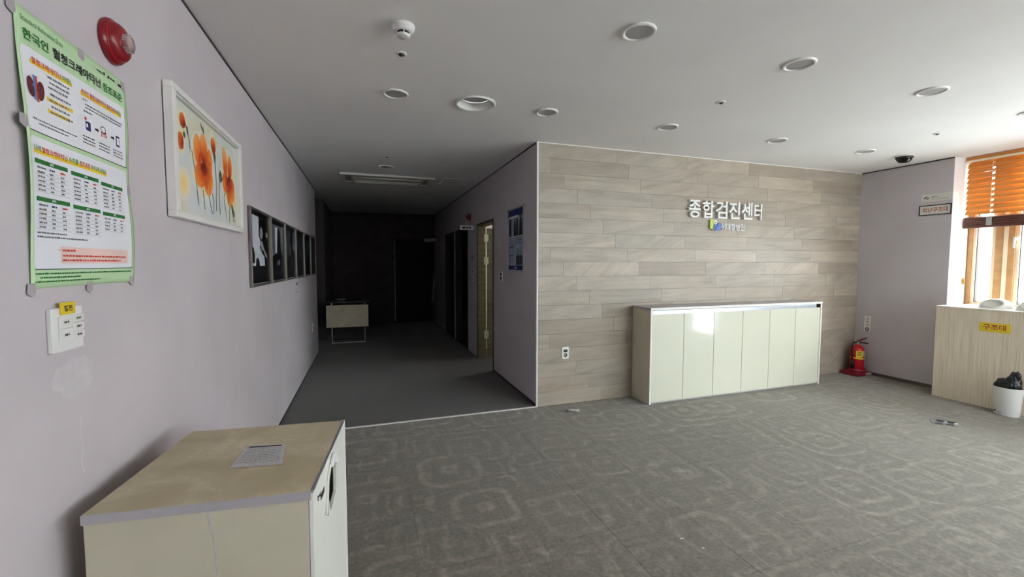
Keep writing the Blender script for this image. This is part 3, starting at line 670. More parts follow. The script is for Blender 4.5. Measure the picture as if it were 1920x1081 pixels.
m = MB(); m.fpoly(Fd, [(0.176, 0.625), (0.204, 0.604), (0.232, 0.712), (0.290, 0.736), (0.275, 0.748), (0.222, 0.722)], 0.0004, 0.002); m.build('handle_slot', 'black', dr, local=True)
m = MB(); m.fpoly(Fd, [(0.240, 0.752), (0.262, 0.772), (0.290, 0.785), (0.318, 0.766), (0.352, 0.735), (0.330, 0.722), (0.300, 0.742), (0.272, 0.745)], 0.002, 0.012)
m.build('torn_tape', 'white', dr, local=True, bevel=0.003)
m = MB(); m.fpoly(Fd, [(0.060, 0.751), (0.078, 0.742), (0.060, 0.733)], 0.0003, 0.0012); m.fpoly(Fd, [(0.095, 0.745), (0.078, 0.738), (0.095, 0.731)], 0.0003, 0.0012)
m.fbox(Fd, 0.100, 0.155, 0.714, 0.732, 0.0003, 0.0012); m.build('lock_mark', 'black', dr, local=True)
# a streak of grime is modelled in the panel as a thin raised drip
m = MB(); Fp = Fr((0, 0, 0), (1, 0, 0), (0, 0, 1))
m.line(Fp, [(0.288, 0.772), (0.291, 0.742), (0.300, 0.700), (0.306, 0.62), (0.312, 0.50), (0.318, 0.40)], [0.004, 0.005, 0.003, 0.004, 0.003, 0.002], 0.0012)
m.build('dried_drip', 'paper', nc, local=True)
# printed sheet on top
Rz = Matrix.Rotation(TH, 3, 'Z'); org = Vector((-0.711, 1.377, 0))
def ncp(a, b, c): return org + Rz @ Vector((a, b, c))
sh = thing('notice_sheet', 'crumpled grey printed sheet lying on the dusty cabinet top', 'paper', (-0.711, 1.377, NH), TH)
Q = [(0.268, 0.196), (0.424, 0.191), (0.386, 0.364), (0.262, 0.372)]
def bil(u, v):
    a = [Q[0][i] * (1 - u) + Q[1][i] * u for i in (0, 1)]; b_ = [Q[3][i] * (1 - u) + Q[2][i] * u for i in (0, 1)]
    return (a[0] * (1 - v) + b_[0] * v, a[1] * (1 - v) + b_[1] * v)
vs, fs = [], []
N = 12
for j in range(N + 1):
    for i in range(N + 1):
        x, y = bil(i / N, j / N); vs.append((x, y, 0.0012 + 0.0012 * mnoise.noise(Vector((x * 30, y * 30, 1))) + 0.0008))
for j in range(N):
    for i in range(N): fs.append((j * (N + 1) + i, j * (N + 1) + i + 1, (j + 1) * (N + 1) + i + 1, (j + 1) * (N + 1) + i))
MB().add(vs, fs).build('sheet', 'paper', sh, local=True, smooth=True)
m = MB()
def qrow(u0, u1, v, h): 
    a, b_, c_, d_ = bil(u0, v), bil(u1, v), bil(u1, v + h), bil(u0, v + h); m.add([(p[0], p[1], 0.0042) for p in (a, b_, c_, d_)], [(0, 1, 2, 3)])
qrow(0.08, 0.92, 0.86, 0.05)
m.build('heading_print', 'print_dark', sh, local=True)
m = MB(); rr = random.Random(4)
for k in range(9):
    u = 0.08
    while u < 0.9:
        e = min(0.92, u + rr.uniform(0.03, 0.14)); qrow(u, e, 0.76 - k * 0.075, 0.016); u = e + 0.02
m.build('small_print', 'print_grey', sh, local=True)

# ------------------------------------------------------------------ sign lettering on the stone wall
sg = thing('wall_sign_letters', 'raised white Korean lettering of the clinic name on the stone wall', 'sign', (3.97, YS, 1.97))
for k, ch_ in enumerate('종합검진센터'):
    F = FS(3.412 + k * 0.1895, 1.966 + k * 0.0005)
    MB().text(F, ch_, 0, 0, 0.196 if ch_ != '터' else 0.192, 0.004, width=0.163 if ch_ != '터' else 0.118, bold=0.013, depth=0.030).build('letter', 'white', sg)
sb = thing('hospital_logo_sign', 'small raised hospital name and blue green emblem under the big letters', 'sign', (3.98, YS, 1.84))
F = FS(3.722, 1.832)
MB().fpoly(F, [(0, 0.02), (0.035, 0.005), (0.058, 0.105), (0.052, 0.118), (0, 0.118)], 0.002, 0.022).build('emblem_leaf', 'logo_green', sb)
MB().fpoly(F, [(0.038, 0.0), (0.10, 0.002), (0.11, 0.06), (0.085, 0.085), (0.058, 0.10)], 0.002, 0.020).build('emblem_body', 'logo_navy', sb)
MB().fpoly(F, [(0.07, 0.0), (0.152, 0.0), (0.152, 0.085), (0.125, 0.09), (0.10, 0.05)], 0.002, 0.024).build('emblem_wing', 'logo_blue', sb)
m = MB(); m.lathe(FS(3.722 + 0.073, 1.832 + 0.090), [(0.011, 0.022), (0.011, 0.028), (0.024, 0.028), (0.024, 0.018)], 20); m.build('emblem_ring', 'white', sb)
m = MB(); m.text(FS(3.890, 1.838), '위대항병원', 0, 0, 0.080, 0.004, width=0.345, bold=0.012, depth=0.012); m.build('letter_row', 'white', sb)

# ------------------------------------------------------------------ outlets and switches
def outlet(F, w, h, label, name='wall_outlet', black=True):
    t = thing(name, label, 'outlet', F.o)
    m = MB(); m.round_rect(F, -w / 2, w / 2, -h / 2, h / 2, 0.006, 0, 0.009); m.build('plate', 'white', t, bevel=0.002)
    m = MB(); m.fbox(F, -0.022, 0.022, 0.006, 0.036, 0.009, 0.011); m.build('data_port', 'black', t)
    m = MB(); m.lathe(F, [(0.020, 0.009), (0.020, 0.012), (0.015, 0.0125), (0.014, 0.0095), (0, 0.0095)], 20, 0, -0.022); m.build('socket_ring', 'black', t)
    m = MB(); m.fbox(F, -0.012, 0.004, -0.026, -0.016, 0.0096, 0.0125); m.build('socket_insert', 'offwhite', t)
    return t
outlet(FS(1.921, 0.534), 0.078, 0.122, 'white wall outlet with black ports low on the stone wall')
t = thing('light_switch', 'small white double rocker switch beside the corridor door', 'switch', (XC, 5.15, 1.29)); F = FC(5.15, 1.29)
m = MB(); m.round_rect(F, -0.038, 0.038, -0.06, 0.06, 0.005, 0, 0.009); m.build('plate', 'white', t, bevel=0.002)
for q in (-1, 1): MB().fbox(F, -0.026, 0.022, q * 0.027 - 0.021, q * 0.027 + 0.021, 0.009, 0.013).build('rocker', 'black', t, bevel=0.002)
t = thing('wall_outlet', 'tiny white outlet low on the left wall near its far end', 'outlet', (XL, 6.87, 0.51)); F = FL(6.87, 0.51)
m = MB(); m.round_rect(F, -0.04, 0.04, -0.06, 0.06, 0.006, 0, 0.010); m.build('plate', 'white', t, bevel=0.002)
m = MB(); m.lathe(F, [(0.021, 0.010), (0.021, 0.012), (0.016, 0.012), (0.016, 0.0105), (0, 0.0105)], 18); m.build('socket_ring', 'grey', t)
# five-gang switch panel under the poster
t = thing('switch_panel', 'white five button light switch panel under the green poster', 'switch', (XL, 1.463, 1.278)); F = FL(1.463, 1.278)
MB().round_rect(F, -0.066, 0.060, -0.060, 0.056, 0.004, 0, 0.012).build('plate', 'white', t, bevel=0.003)
for (a0, a1, b0, b1) in ((-0.044, 0.006, 0.002, 0.034), (-0.044, 0.006, -0.032, 0.000), (0.008, 0.056, 0.013, 0.034), (0.008, 0.056, -0.009, 0.011), (0.008, 0.056, -0.032, -0.011)):
    o = MB().fbox(F, a0, a1, b0, b1, 0.012, 0.017).build('button', 'white', t, bevel=0.0015)
    m = MB(); mx_, my_ = (a0 + a1) / 2, (b0 + b1) / 2; m.frect(F, mx_ - 0.012, mx_ + 0.012, my_ - 0.006, my_ + 0.006, 0.0173); m.build('button_sticker', 'offwhite', o)
    m = MB(); m.dashes(F, mx_ - 0.009, mx_ + 0.010, my_ - 0.0025, 0.005, 0.0176, int(a0 * 999 + b0 * 777)); m.build('button_print', 'print_dark', o)
t2 = thing('energy_tag', 'yellow sticker tag reading 절전 on top of the switch panel', 'sticker', (XL, 1.46, 1.33)); F2 = FL(1.462, 1.331)
MB().fbox(F2, -0.034, 0.026, -0.016, 0.016, 0.0125, 0.0145).build('tag', 'yellow', t2)
m = MB(); m.text(F2, '절전', -0.020, -0.008, 0.016, 0.0148, width=0.034, bold=0.03); m.build('tag_print', 'print_dark', t2)

# ------------------------------------------------------------------ green health poster
PW, PH = 0.487, 0.672
FP = FL(1.347, 1.388)
ps = thing('health_poster', 'pale green medical poster with white panels taped to the left wall', 'poster', (XL, 1.59, 1.388))
def pwarp(v):
    u = v.y - FP.o.y; q = (v.z - FP.o.z) / PH; w = v.x - XL
    bulge = 0.004 + 0.014 * math.exp(-max(u, 0) / 0.07) * math.sin(math.pi * min(1, max(0, q))) ** 2 + 0.006 * math.sin(math.pi * q) * math.sin(math.pi * min(1, max(0, u / PW))) \
        + 0.006 * math.exp(-(PW - u) / 0.05) * math.sin(2 * math.pi * q) ** 2
    side = 0.010 * math.sin(math.pi * 2 * q + 0.6) * 0.4
    return Vector((XL + bulge + w, v.y + side, v.z))
def pprint(m, name, mt, par=None): return m.warp(pwarp).build(name, mt, par or ps)
m = MB(); m.grid(FP, 0, PW, 0, PH, 0.0, 28, 36); sheet = pprint(m, 'sheet', 'poster_green')
for p in sheet.data.polygons: p.use_smooth = True
sol = sheet.modifiers.new('thick', 'SOLIDIFY'); sol.thickness = 0.0006
def panel(a0, a1, b0, b1):
    m = MB(); m.grid(FP, a0, a1, b0 + 0.006, b1 - 0.006, 0.0008, 28, 16); m.grid(FP, a0 + 0.006, a1 - 0.006, b0, b0 + 0.006, 0.0008, 28, 1); m.grid(FP, a0 + 0.006, a1 - 0.006, b1 - 0.006, b1, 0.0008, 28, 1)
    o = pprint(m, 'white_panel', 'poster_white')
    m = MB(); m.grid(FP, a0 + 0.004, a1, b0 - 0.0022, b0, 0.0009, 28, 1); m.grid(FP, a1, a1 + 0.0018, b0 - 0.0022, b1 - 0.01, 0.0009, 1, 16); pprint(m, 'panel_shadow_print', 'print_dark', o)
    return o
p1 = panel(0.010, 0.468, 0.384, 0.582); p2 = panel(0.010, 0.468, 0.048, 0.370)
z_ = 0.0018
m = MB(); m.text(FP, 'Standard Reference Data', 0.018, 0.640, 0.012, z_, width=0.150, bold=0.0); pprint(m, 'subtitle_print', 'print_green')
m = MB(); m.text(FP, '한국인', 0.022, 0.598, 0.026, z_, width=0.088, bold=0.022); pprint(m, 'title_print_green', 'print_green'); m = MB(); m.text(FP, '참조표준', 0.350, 0.596, 0.026, z_, width=0.108, bold=0.022); pprint(m, 'title_print_green', 'print_green')
m = MB(); m.text(FP, '혈청크레아티닌', 0.126, 0.597, 0.027, z_, width=0.212, bold=0.022); pprint(m, 'title_print_black', 'print_dark')
m = MB(); m.dashes(FP, 0.322, 0.352, 0.646, 0.005, z_, 3); m.fell(FP, 0.361, 0.651, 0.005, 0.005, z_); m.fell(FP, 0.384, 0.650, 0.005, 0.005, z_); m.dashes(FP, 0.392, 0.420, 0.648, 0.005, z_, 5); m.dashes(FP, 0.440, 0.458, 0.644, 0.008, z_, 6); pprint(m, 'logo_row_print', 'print_dark')
for a, b_, c_ in ((0.038, 0.196, 0.546), (0.232, 0.446, 0.541), (0.020, 0.338, 0.330), (0.090, 0.192, 0.474), (0.090, 0.176, 0.444)):
    pprint(MB().grid(FP, a, b_, c_, c_ + 0.010, 0.0013, 10, 1), 'highlight_print', 'yellow_print')
m = MB(); m.text(FP, '혈청크레아티닌', 0.044, 0.549, 0.015, z_, width=0.108, bold=0.02); m.text(FP, '한국인 혈청크레아티닌 참조표준', 0.236, 0.545, 0.015, z_, width=0.176, bold=0.02)
m.text(FP, '혈청크레아티닌', 0.052, 0.335, 0.015, z_, width=0.100, bold=0.02); m.text(FP, '참조표준', 0.204, 0.335, 0.015, z_, width=0.048, bold=0.02); pprint(m, 'heading_print_red', 'print_red')
m = MB(); m.text(FP, '이란?', 0.156, 0.549, 0.015, z_, width=0.036, bold=0.02); m.text(FP, '이란?', 0.415, 0.545, 0.015, z_, width=0.030, bold=0.02)
m.text(FP, '나의', 0.022, 0.335, 0.015, z_, width=0.026, bold=0.02); m.text(FP, '수치를', 0.158, 0.335, 0.015, z_, width=0.040, bold=0.02); m.text(FP, '과 비교해 보세요!', 0.256, 0.335, 0.015, z_, width=0.080, bold=0.02); pprint(m, 'heading_print_lime', 'print_lime')
m = MB()                                     # small body text, too small to read
for k, b in enumerate((0.534, 0.521, 0.508, 0.492, 0.476, 0.461, 0.446)): m.dashes(FP, 0.098 + 0.006 * (k % 2), 0.186 - 0.005 * (k % 3), b, 0.0055, z_, 20 + k)
for k, b in enumerate((0.412, 0.403)): m.dashes(FP, 0.030 + 0.02 * k, 0.205 - 0.04 * k, b, 0.004, z_, 40 + k)
for k, b in enumerate((0.530, 0.518, 0.509, 0.497)): m.dashes(FP, 0.240 if k in (0, 3) else 0.250, (0.262, 0.450, 0.440, 0.285)[k], b, 0.0045, z_, 50 + k)
for cx_ in (0.258, 0.338, 0.418):
    for k in range(3): m.dashes(FP, cx_ - 0.030, cx_ + 0.030, 0.424 - k * 0.009, 0.0045, z_, int(cx_ * 1000) + k)
for k, b in enumerate((0.136, 0.126)): m.dashes(FP, 0.020, (0.130, 0.220)[k], b, 0.0045, z_, 70 + k)
pprint(m, 'body_print', 'print_grey')
m = MB()
for k, b in enumerate((0.034, 0.024, 0.014)): m.dashes(FP, 0.014 if k != 1 else 0.030, (0.462, 0.19, 0.28)[k], b, 0.0042, 0.0012, 80 + k)
pprint(m, 'footnote_print', 'print_green')
m = MB(); m.fell(FP, 0.034, 0.488, 0.014, 0.024, z_, rot=0.15); pprint(m, 'kidney_print', 'print_maroon'); m = MB(); m.fell(FP, 0.068, 0.488, 0.014, 0.024, z_, rot=-0.15); pprint(m, 'kidney_print', 'print_maroon')
m = MB(); m.line(FP, [(0.047, 0.520), (0.048, 0.49), (0.046, 0.460)], 0.008, z_); m.line(FP, [(0.038, 0.494), (0.048, 0.497)], 0.005, z_); pprint(m, 'vein_print', 'print_blue')
m = MB(); m.line(FP, [(0.055, 0.520), (0.055, 0.49), (0.056, 0.458)], 0.007, z_); m.line(FP, [(0.064, 0.494), (0.054, 0.499)], 0.005, z_); pprint(m, 'artery_print', 'print_red')
m = MB(); m.frect(FP, 0.246, 0.270, 0.446, 0.472, z_); m.frect(FP, 0.408, 0.428, 0.440, 0.474, z_); pprint(m, 'icon_print_navy', 'print_navy')
m = MB(); m.frect(FP, 0.248, 0.256, 0.455, 0.465, 0.0022); m.frect(FP, 0.411, 0.425, 0.446, 0.468, 0.0022); pprint(m, 'icon_print_white', 'poster_white')
m = MB(); m.fell(FP, 0.247, 0.478, 0.005, 0.005, z_)
for k in range(4): m.line(FP, [(0.324 + k * 0.008, 0.448), (0.326 + k * 0.008, 0.466)], 0.003, z_)
pprint(m, 'icon_print_red', 'print_red')
m = MB()
for a in (0.292, 0.378): m.fflat(FP, [(a, 0.458), (a + 0.012, 0.458), (a + 0.012, 0.454), (a + 0.020, 0.461), (a + 0.012, 0.468), (a + 0.012, 0.464), (a, 0.464)], z_)
m.line(FP, [(0.336 + 0.013 * math.cos(t), 0.470 + 0.010 * math.sin(t)) for t in [i * math.pi / 8 for i in range(17)]], 0.0025, z_); m.line(FP, [(0.345, 0.463), (0.354, 0.452)], 0.003, z_)
pprint(m, 'arrow_print', 'print_dark')
bars = [(0.020, 0.149, 0.306), (0.163, 0.291, 0.303), (0.304, 0.432, 0.299), (0.020, 0.149, 0.215), (0.163, 0.291, 0.212), (0.304, 0.432, 0.209)]
for a, b_, c_ in bars: pprint(MB().grid(FP, a, b_, c_, c_ + 0.011, z_, 6, 1), 'table_header_print', 'print_green')
m = MB(); [m.text(FP, s_, (a + b_) / 2, c_ + 0.002, 0.0075, 0.0026, bold=0.02, align='c') for (a, b_, c_), s_ in zip(bars, ('20대', '30대', '40대', '50대', '60대', '70대'))]; pprint(m, 'age_print', 'poster_white')
m = MB(); mr = MB(); mb_ = MB()
for n_, (a, b_, c_) in enumerate(bars):
    for k in range(6 if n_ != 5 else 4):
        yy = c_ - 0.011 - k * 0.0108
        for q, xx in enumerate((a + 0.008, a + 0.056, a + 0.098)):
            tgt = m if k else (m, mb_, mr)[q]
            tgt.dashes(FP, xx, xx + (0.028, 0.014, 0.014)[q] + (0.006 if k == 0 else 0), yy, 0.0048, z_, n_ * 50 + k * 5 + q)
        if k: m.frect(FP, a, b_, yy - 0.0032, yy - 0.0027, z_)
pprint(m, 'table_print', 'print_grey'); pprint(mr, 'table_print_red', 'print_red'); pprint(mb_, 'table_print_blue', 'print_navy')
m = MB(); m.grid(FP, 0.106, 0.440, 0.062, 0.106, 0.0014, 12, 4); m.fflat(FP, [(0.092, 0.098), (0.108, 0.090), (0.108, 0.102)], 0.0014); pprint(m, 'speech_bubble_print', 'print_pink')
m = MB(); m.dashes(FP, 0.112, 0.165, 0.094, 0.005, 0.0022, 91); m.dashes(FP, 0.112, 0.425, 0.080, 0.005, 0.0022, 92); m.dashes(FP, 0.112, 0.395, 0.068, 0.005, 0.0022, 93); pprint(m, 'bubble_print', 'print_red')
for a, b in ((0.0, 0.0), (0.23, -0.004), (0.468, 0.006), (-0.006, 0.40), (-0.008, 0.66), (0.476, 0.31), (0.470, 0.655), (0.25, 0.662)):
    tp = [(a - 0.012, b + 0.012), (a + 0.012, b + 0.014), (a + 0.016, b - 0.010), (a + 0.004, b - 0.020), (a - 0.014, b - 0.012)]
    pprint(MB().fpoly(FP, tp, -0.0006, 0.0004), 'tape_strip', 'tape')


# ------------------------------------------------------------------ red fire alarm bell
t = thing('fire_alarm_light', 'red round alarm lamp with clear lens beside the green poster', 'alarm', (XL, 1.762, 2.160)); F = FL(1.762, 2.160)
m = MB(); m.lathe(F, [(0, 0), (0.066, 0), (0.069, 0.007), (0.067, 0.016), (0.060, 0.020), (0.0585, 0.025), (0.056, 0.032), (0.048, 0.040), (0.034, 0.044), (0, 0.044)], 40); m.build('housing', 'darkred', t, smooth=True)
m = MB(); m.lathe(F, [(0.0605, 0.0195), (0.0625, 0.0215), (0.0605, 0.0235)], 40); m.build('ring', 'red', t, smooth=True)
m = MB(); m.lathe(F, [(0.027, 0.043), (0.027, 0.056), (0.023, 0.060), (0, 0.061)], 24); m.build('lens', 'alarm_lens', t, smooth=True)
m = MB()
for k in range(8):
    q = 2 * math.pi * k / 8; m.fbox(F, 0.028 * math.cos(q) - 0.0015, 0.028 * math.cos(q) + 0.0015, 0.028 * math.sin(q) - 0.0015, 0.028 * math.sin(q) + 0.0015, 0.043, 0.058)
m.build('lens_rib', 'grey', t)

# ------------------------------------------------------------------ framed poppy painting
t = thing('framed_painting', 'white framed painting of orange poppies on the left wall', 'painting', (XL, 2.65, 1.64))
FA = FL(2.128, 1.642); AW, AH, AD = 1.02, 0.548, 0.038
m = MB(); m.frame(FA, 0, AW, 0, AH, 0.004, AD, 0.040, 0.026); m.build('frame', 'white_trim', t, bevel=0.003)
m = MB(); m.frame(FA, 0.040, AW - 0.040, 0.026, AH - 0.026, 0.012, AD - 0.008, 0.014, 0.010); m.build('inner_slip', 'offwhite', t, bevel=0.002)
m = MB(); m.fbox(FA, 0.038, AW - 0.038, 0.024, AH - 0.024, 0.006, 0.014); m.build('canvas', 'painting', t)
a0, b0, aw, ah = 0.056, 0.038, AW - 0.112, AH - 0.076
def A(u, v): return (a0 + u * aw, b0 + v * ah)
def blob(u, v, ru, rv, rot, jag=0.1, n=22, seed=0):
    r = random.Random(seed); pts = []
    for i in range(n):
        q = 2 * math.pi * i / n; k = 1 + r.uniform(-jag, jag); x, y = ru * aw * math.cos(q) * k, rv * ah * math.sin(q) * k
        pts.append((a0 + u * aw + x * math.cos(rot) - y * math.sin(rot), b0 + v * ah + x * math.sin(rot) + y * math.cos(rot)))
    return pts
def washed(name, mt, u, v, ru, rv, rot, c, seed, jag, centre=None, span=0.26, n=28):
    out = blob(u, v, ru, rv, rot, jag, n, seed); cx_, cy_ = A(u, v); P = [FA.p(cx_, cy_, c)]; pt = [(cx_, cy_, 0.0)]; fs = []
    for k in (0.35, 0.7, 0.9, 1.0):
        for a, b in out: x, y = cx_ + (a - cx_) * k, cy_ + (b - cy_) * k; P.append(FA.p(x, y, c)); pt.append((x, y, k))
    for i in range(n): fs.append((0, 1 + i, 1 + (i + 1) % n))
    for r in range(3):
        for i in range(n): q = 1 + r * n; fs.append((q + i, q + n + i, q + n + (i + 1) % n, q + (i + 1) % n))
    o = MB().add(P, fs).build(name, mt, t)
    at = o.data.attributes.new('tint', 'FLOAT', 'POINT')
    for i, (x, y, k) in enumerate(pt):
        if centre: fx, fy = A(*centre); d = math.hypot((x - fx), (y - fy)) / (span * ah); val = 0.85 * d + (0.12 if k == 1.0 else 0)
        else: val = k ** 1.3
        at.data[i].value = val
    return o
for k, (u, v, ru, rv, ro) in enumerate([(0.11, 0.82, 0.07, 0.13, 0.1), (0.08, 0.64, 0.07, 0.14, 0), (0.54, 0.80, 0.06, 0.18, 0), (0.38, 0.52, 0.19, 0.36, 0), (0.83, 0.54, 0.17, 0.38, 0), (0.10, 0.26, 0.09, 0.16, 0.2), (0.95, 0.30, 0.045, 0.18, 0)]):
    washed('yellow_wash', 'halo_wash', u, v, ru, rv, ro, 0.0143 + k * 0.0001, k, 0.05)
m = MB()
for pts in ([(0.22, 0.62), (0.26, 0.40), (0.29, 0.10)], [(0.36, 0.28), (0.38, 0.08)], [(0.44, 0.30), (0.47, 0.16), (0.50, 0.06)], [(0.50, 0.28), (0.53, 0.22), (0.52, 0.06)], [(0.58, 0.66), (0.59, 0.40), (0.57, 0.10)],
            [(0.66, 0.58), (0.63, 0.30), (0.64, 0.08)], [(0.75, 0.36), (0.72, 0.30), (0.77, 0.02)], [(0.84, 0.24), (0.82, 0.02)], [(0.14, 0.86), (0.19, 0.72), (0.20, 0.62)], [(0.40, 0.94), (0.41, 0.74)], [(0.36, 0.96), (0.40, 0.88)]):
    m.line(FA, [A(*p) for p in pts], [0.008, 0.007, 0.008][:len(pts)], 0.0151)
m.build('stem_stroke', 'stem_green', t)
m = MB()
for k, (u, v, ru, rv, ro) in enumerate([(0.67, 0.52, 0.030, 0.07, 0.2), (0.90, 0.18, 0.05, 0.045, -0.9), (0.57, 0.72, 0.020, 0.07, 0.2), (0.17, 0.78, 0.012, 0.04, 0.2), (0.13, 0.72, 0.015, 0.03, 0.5)]): m.fflat(FA, blob(u, v, ru, rv, ro, 0.2, 14, 60 + k), 0.0152 + k * 0.00004)
m.build('leaf_stroke', 'stem_green', t)
ptl = [(0.30, 0.66, 0.055, 0.16, 0.12), (0.39, 0.70, 0.060, 0.17, -0.05), (0.47, 0.60, 0.050, 0.15, -0.25), (0.33, 0.42, 0.085, 0.13, 0.45), (0.45, 0.40, 0.070, 0.17, -0.3),
       (0.76, 0.74, 0.040, 0.17, 0.10), (0.86, 0.70, 0.042, 0.15, -0.12), (0.76, 0.48, 0.055, 0.12, 0.3), (0.88, 0.42, 0.062, 0.16, -0.2), (0.83, 0.36, 0.045, 0.15, 0.1),
       (0.11, 0.84, 0.030, 0.07, 0.25), (0.08, 0.64, 0.030, 0.08, 0.0), (0.55, 0.82, 0.034, 0.09, 0.1)]
for k, (u, v, ru, rv, ro) in enumerate(ptl):
    ce = (0.385, 0.52) if k < 5 else ((0.825, 0.53) if k < 10 else ((0.125, 0.80), (0.10, 0.62), (0.56, 0.78))[k - 10])
    washed('petal', 'petal_wash', u, v, ru, rv, ro, 0.0156 + k * 0.0002, 100 + k, 0.05, ce, 0.34 if k < 10 else 0.16)
for k, (u, v, ru, rv, ro) in enumerate([(0.385, 0.53, 0.030, 0.040, 0.2), (0.825, 0.54, 0.022, 0.040, 0)]):
    washed('flower_centre', 'petal_wash', u, v, ru, rv, ro, 0.0184, 200 + k, 0.2, (u, v), 0.5)
m = MB(); m.line(FA, [A(0.90, 0.05), A(0.92, 0.09), A(0.93, 0.04), A(0.95, 0.07)], 0.003, 0.0150); m.line(FA, [A(0.90, 0.07), A(0.96, 0.05)], 0.003, 0.0150); m.build('scribble', 'print_dark', t)

# ------------------------------------------------------------------ row of dark framed photographs
PHW, PHH = 0.645, 0.565
words = ['nearest of the six dark framed photographs, a pale room behind a figure', 'second dark framed photograph from the poppy painting, tall pale shape', 'third dark framed photograph from the poppy painting, two dim figures',
         'fourth dark framed photograph, the one above the taped white note', 'fifth dark framed photograph from the poppy painting, nearly black', 'last dark framed photograph at the far end of the left wall']
def shape(F, m_, pts, c): m_.fflat(F, [(0.045 + u * 0.555, 0.15 + v * 0.365) for u, v in pts], c)
for k in range(6):
    y = 3.395 + k * 0.672; F = FL(y, 1.282)
    t = thing('framed_photograph', words[k], 'photograph', (XL, y + PHW / 2, 1.282), group='dark photographs on the left wall')
    m = MB(); m.frame(F, 0, PHW, 0, PHH, 0.002, 0.022, 0.024, 0.018); m.build('frame', 'steel', t, bevel=0.003)
    m = MB()
    for a in (0.0, PHW - 0.034):
        for b in (0.0, PHH - 0.03): m.fbox(F, a, a + 0.034, b, b + 0.03, 0.020, 0.026)
    m.build('corner_clip', 'steel', t, bevel=0.003)
    m = MB(); m.fbox(F, 0.028, PHW - 0.028, 0.022, PHH - 0.022, 0.003, 0.010); m.build('backing', 'photo_black', t)
    ma, mb2, mc = MB(), MB(), MB()
    if k == 0:
        shape(F, ma, [(0, 0), (0, 1), (0.42, 1.0), (0.40, 0.62), (0.50, 0.50), (0.44, 0.38), (0.56, 0.26), (0.70, 0.20), (0.72, 0.0)], 0.0104)
        shape(F, mc, [(0.0, 0.0), (0.0, 0.38), (0.10, 0.36), (0.16, 0.22), (0.14, 0.06), (0.05, 0.05)], 0.0108); shape(F, mc, [(0.20, 0), (0.22, 0.14), (0.32, 0.17), (0.40, 0.10), (0.42, 0)], 0.0108)
        shape(F, mb2, [(0.46, 0.60), (0.48, 0.76), (0.58, 0.80), (0.64, 0.72), (0.62, 0.60), (0.54, 0.54)], 0.0110); shape(F, mb2, [(0.44, 0.50), (0.60, 0.52), (0.72, 0.34), (0.88, 0.20), (0.80, 0.18), (0.62, 0.34), (0.54, 0.30)], 0.0110); shape(F, mb2, [(0.84, 0.62), (0.86, 0.72), (0.94, 0.72), (0.94, 0.62)], 0.0108)
    elif k == 1:
        shape(F, mb2, [(0.02, 0.20), (0.02, 0.98), (0.98, 0.98), (0.98, 0.42), (0.80, 0.30), (0.74, 0.62), (0.66, 0.90), (0.54, 0.92), (0.48, 0.62), (0.34, 0.30)], 0.0104); shape(F, ma, [(0.28, 0.30), (0.30, 0.92), (0.48, 0.92), (0.44, 0.60), (0.40, 0.30)], 0.0107); shape(F, mb2, [(0.40, 0.0), (0.42, 0.10), (0.60, 0.14), (0.66, 0.06), (0.60, 0.0)], 0.0107)
    elif k == 2:
        shape(F, mc, [(0, 0.1), (0, 0.98), (0.6, 0.98), (0.5, 0.6), (0.4, 0.3)], 0.0104); shape(F, mb2, [(0.44, 0.30), (0.46, 0.56), (0.54, 0.60), (0.58, 0.42), (0.52, 0.22)], 0.0107); shape(F, mb2, [(0.78, 0.50), (0.80, 0.98), (0.98, 0.98), (0.98, 0.4)], 0.0105); shape(F, mb2, [(0.5, 0), (0.6, 0.18), (0.68, 0.16), (0.76, 0)], 0.0106)
    elif k == 3:
        shape(F, mb2, [(0.05, 0.25), (0.08, 0.98), (0.30, 0.98), (0.28, 0.5), (0.2, 0.25)], 0.0104); shape(F, mb2, [(0.7, 0.3), (0.74, 0.95), (0.96, 0.95), (0.96, 0.4)], 0.0104); shape(F, mc, [(0.3, 0), (0.36, 0.7), (0.5, 0.8), (0.62, 0.6), (0.7, 0)], 0.0106)
    else:
        shape(F, mc, [(0.1, 0.2), (0.2, 0.9), (0.9, 0.9), (0.8, 0.3)], 0.0104)
    if ma.v: ma.build('photo_highlight', 'photo_white', t)
    if mb2.v: mb2.build('photo_midtone', 'skin_grey' if k == 0 else ('photo_mid' if k < 3 else 'photo_dim'), t)
    if mc.v: mc.build('photo_shade', 'photo_black' if k == 0 else 'photo_dim', t)
    m = MB()
    for q in range(5): m.dashes(F, 0.10 + 0.02 * (q % 2), 0.30 + 0.05 * (q % 3), 0.115 - q * 0.014, 0.006, 0.0106, k * 10 + q); m.dashes(F, 0.36, 0.55 - 0.04 * (q % 2), 0.115 - q * 0.014, 0.006, 0.0106, k * 10 + q + 5)
    m.build('caption_print', 'photo_dim', t)
# white note taped below the photographs
t = thing('taped_note', 'small white note taped to the wall below the dark photographs', 'note', (XL, 5.5, 1.03)); F = FL(5.40, 1.03)
MB().fbox(F, 0, 0.20, 0, 0.245, 0.001, 0.003).build('sheet', 'paper', t)
m = MB(); [m.fell(F, 0.05 + q * 0.05, 0.185, 0.018, 0.018, 0.0034, 12) for q in range(3)]; m.fell(F, 0.10, 0.13, 0.012, 0.012, 0.0034, 10); m.dashes(F, 0.06, 0.15, 0.085, 0.012, 0.0034, 7); m.build('print', 'print_dark', t)
m = MB()
for q in range(6): m.fbox(F, 0.008, 0.018, 0.02 + q * 0.022, 0.032 + q * 0.022, 0.003, 0.0034)
m.build('edge_print', 'print_dark', t)

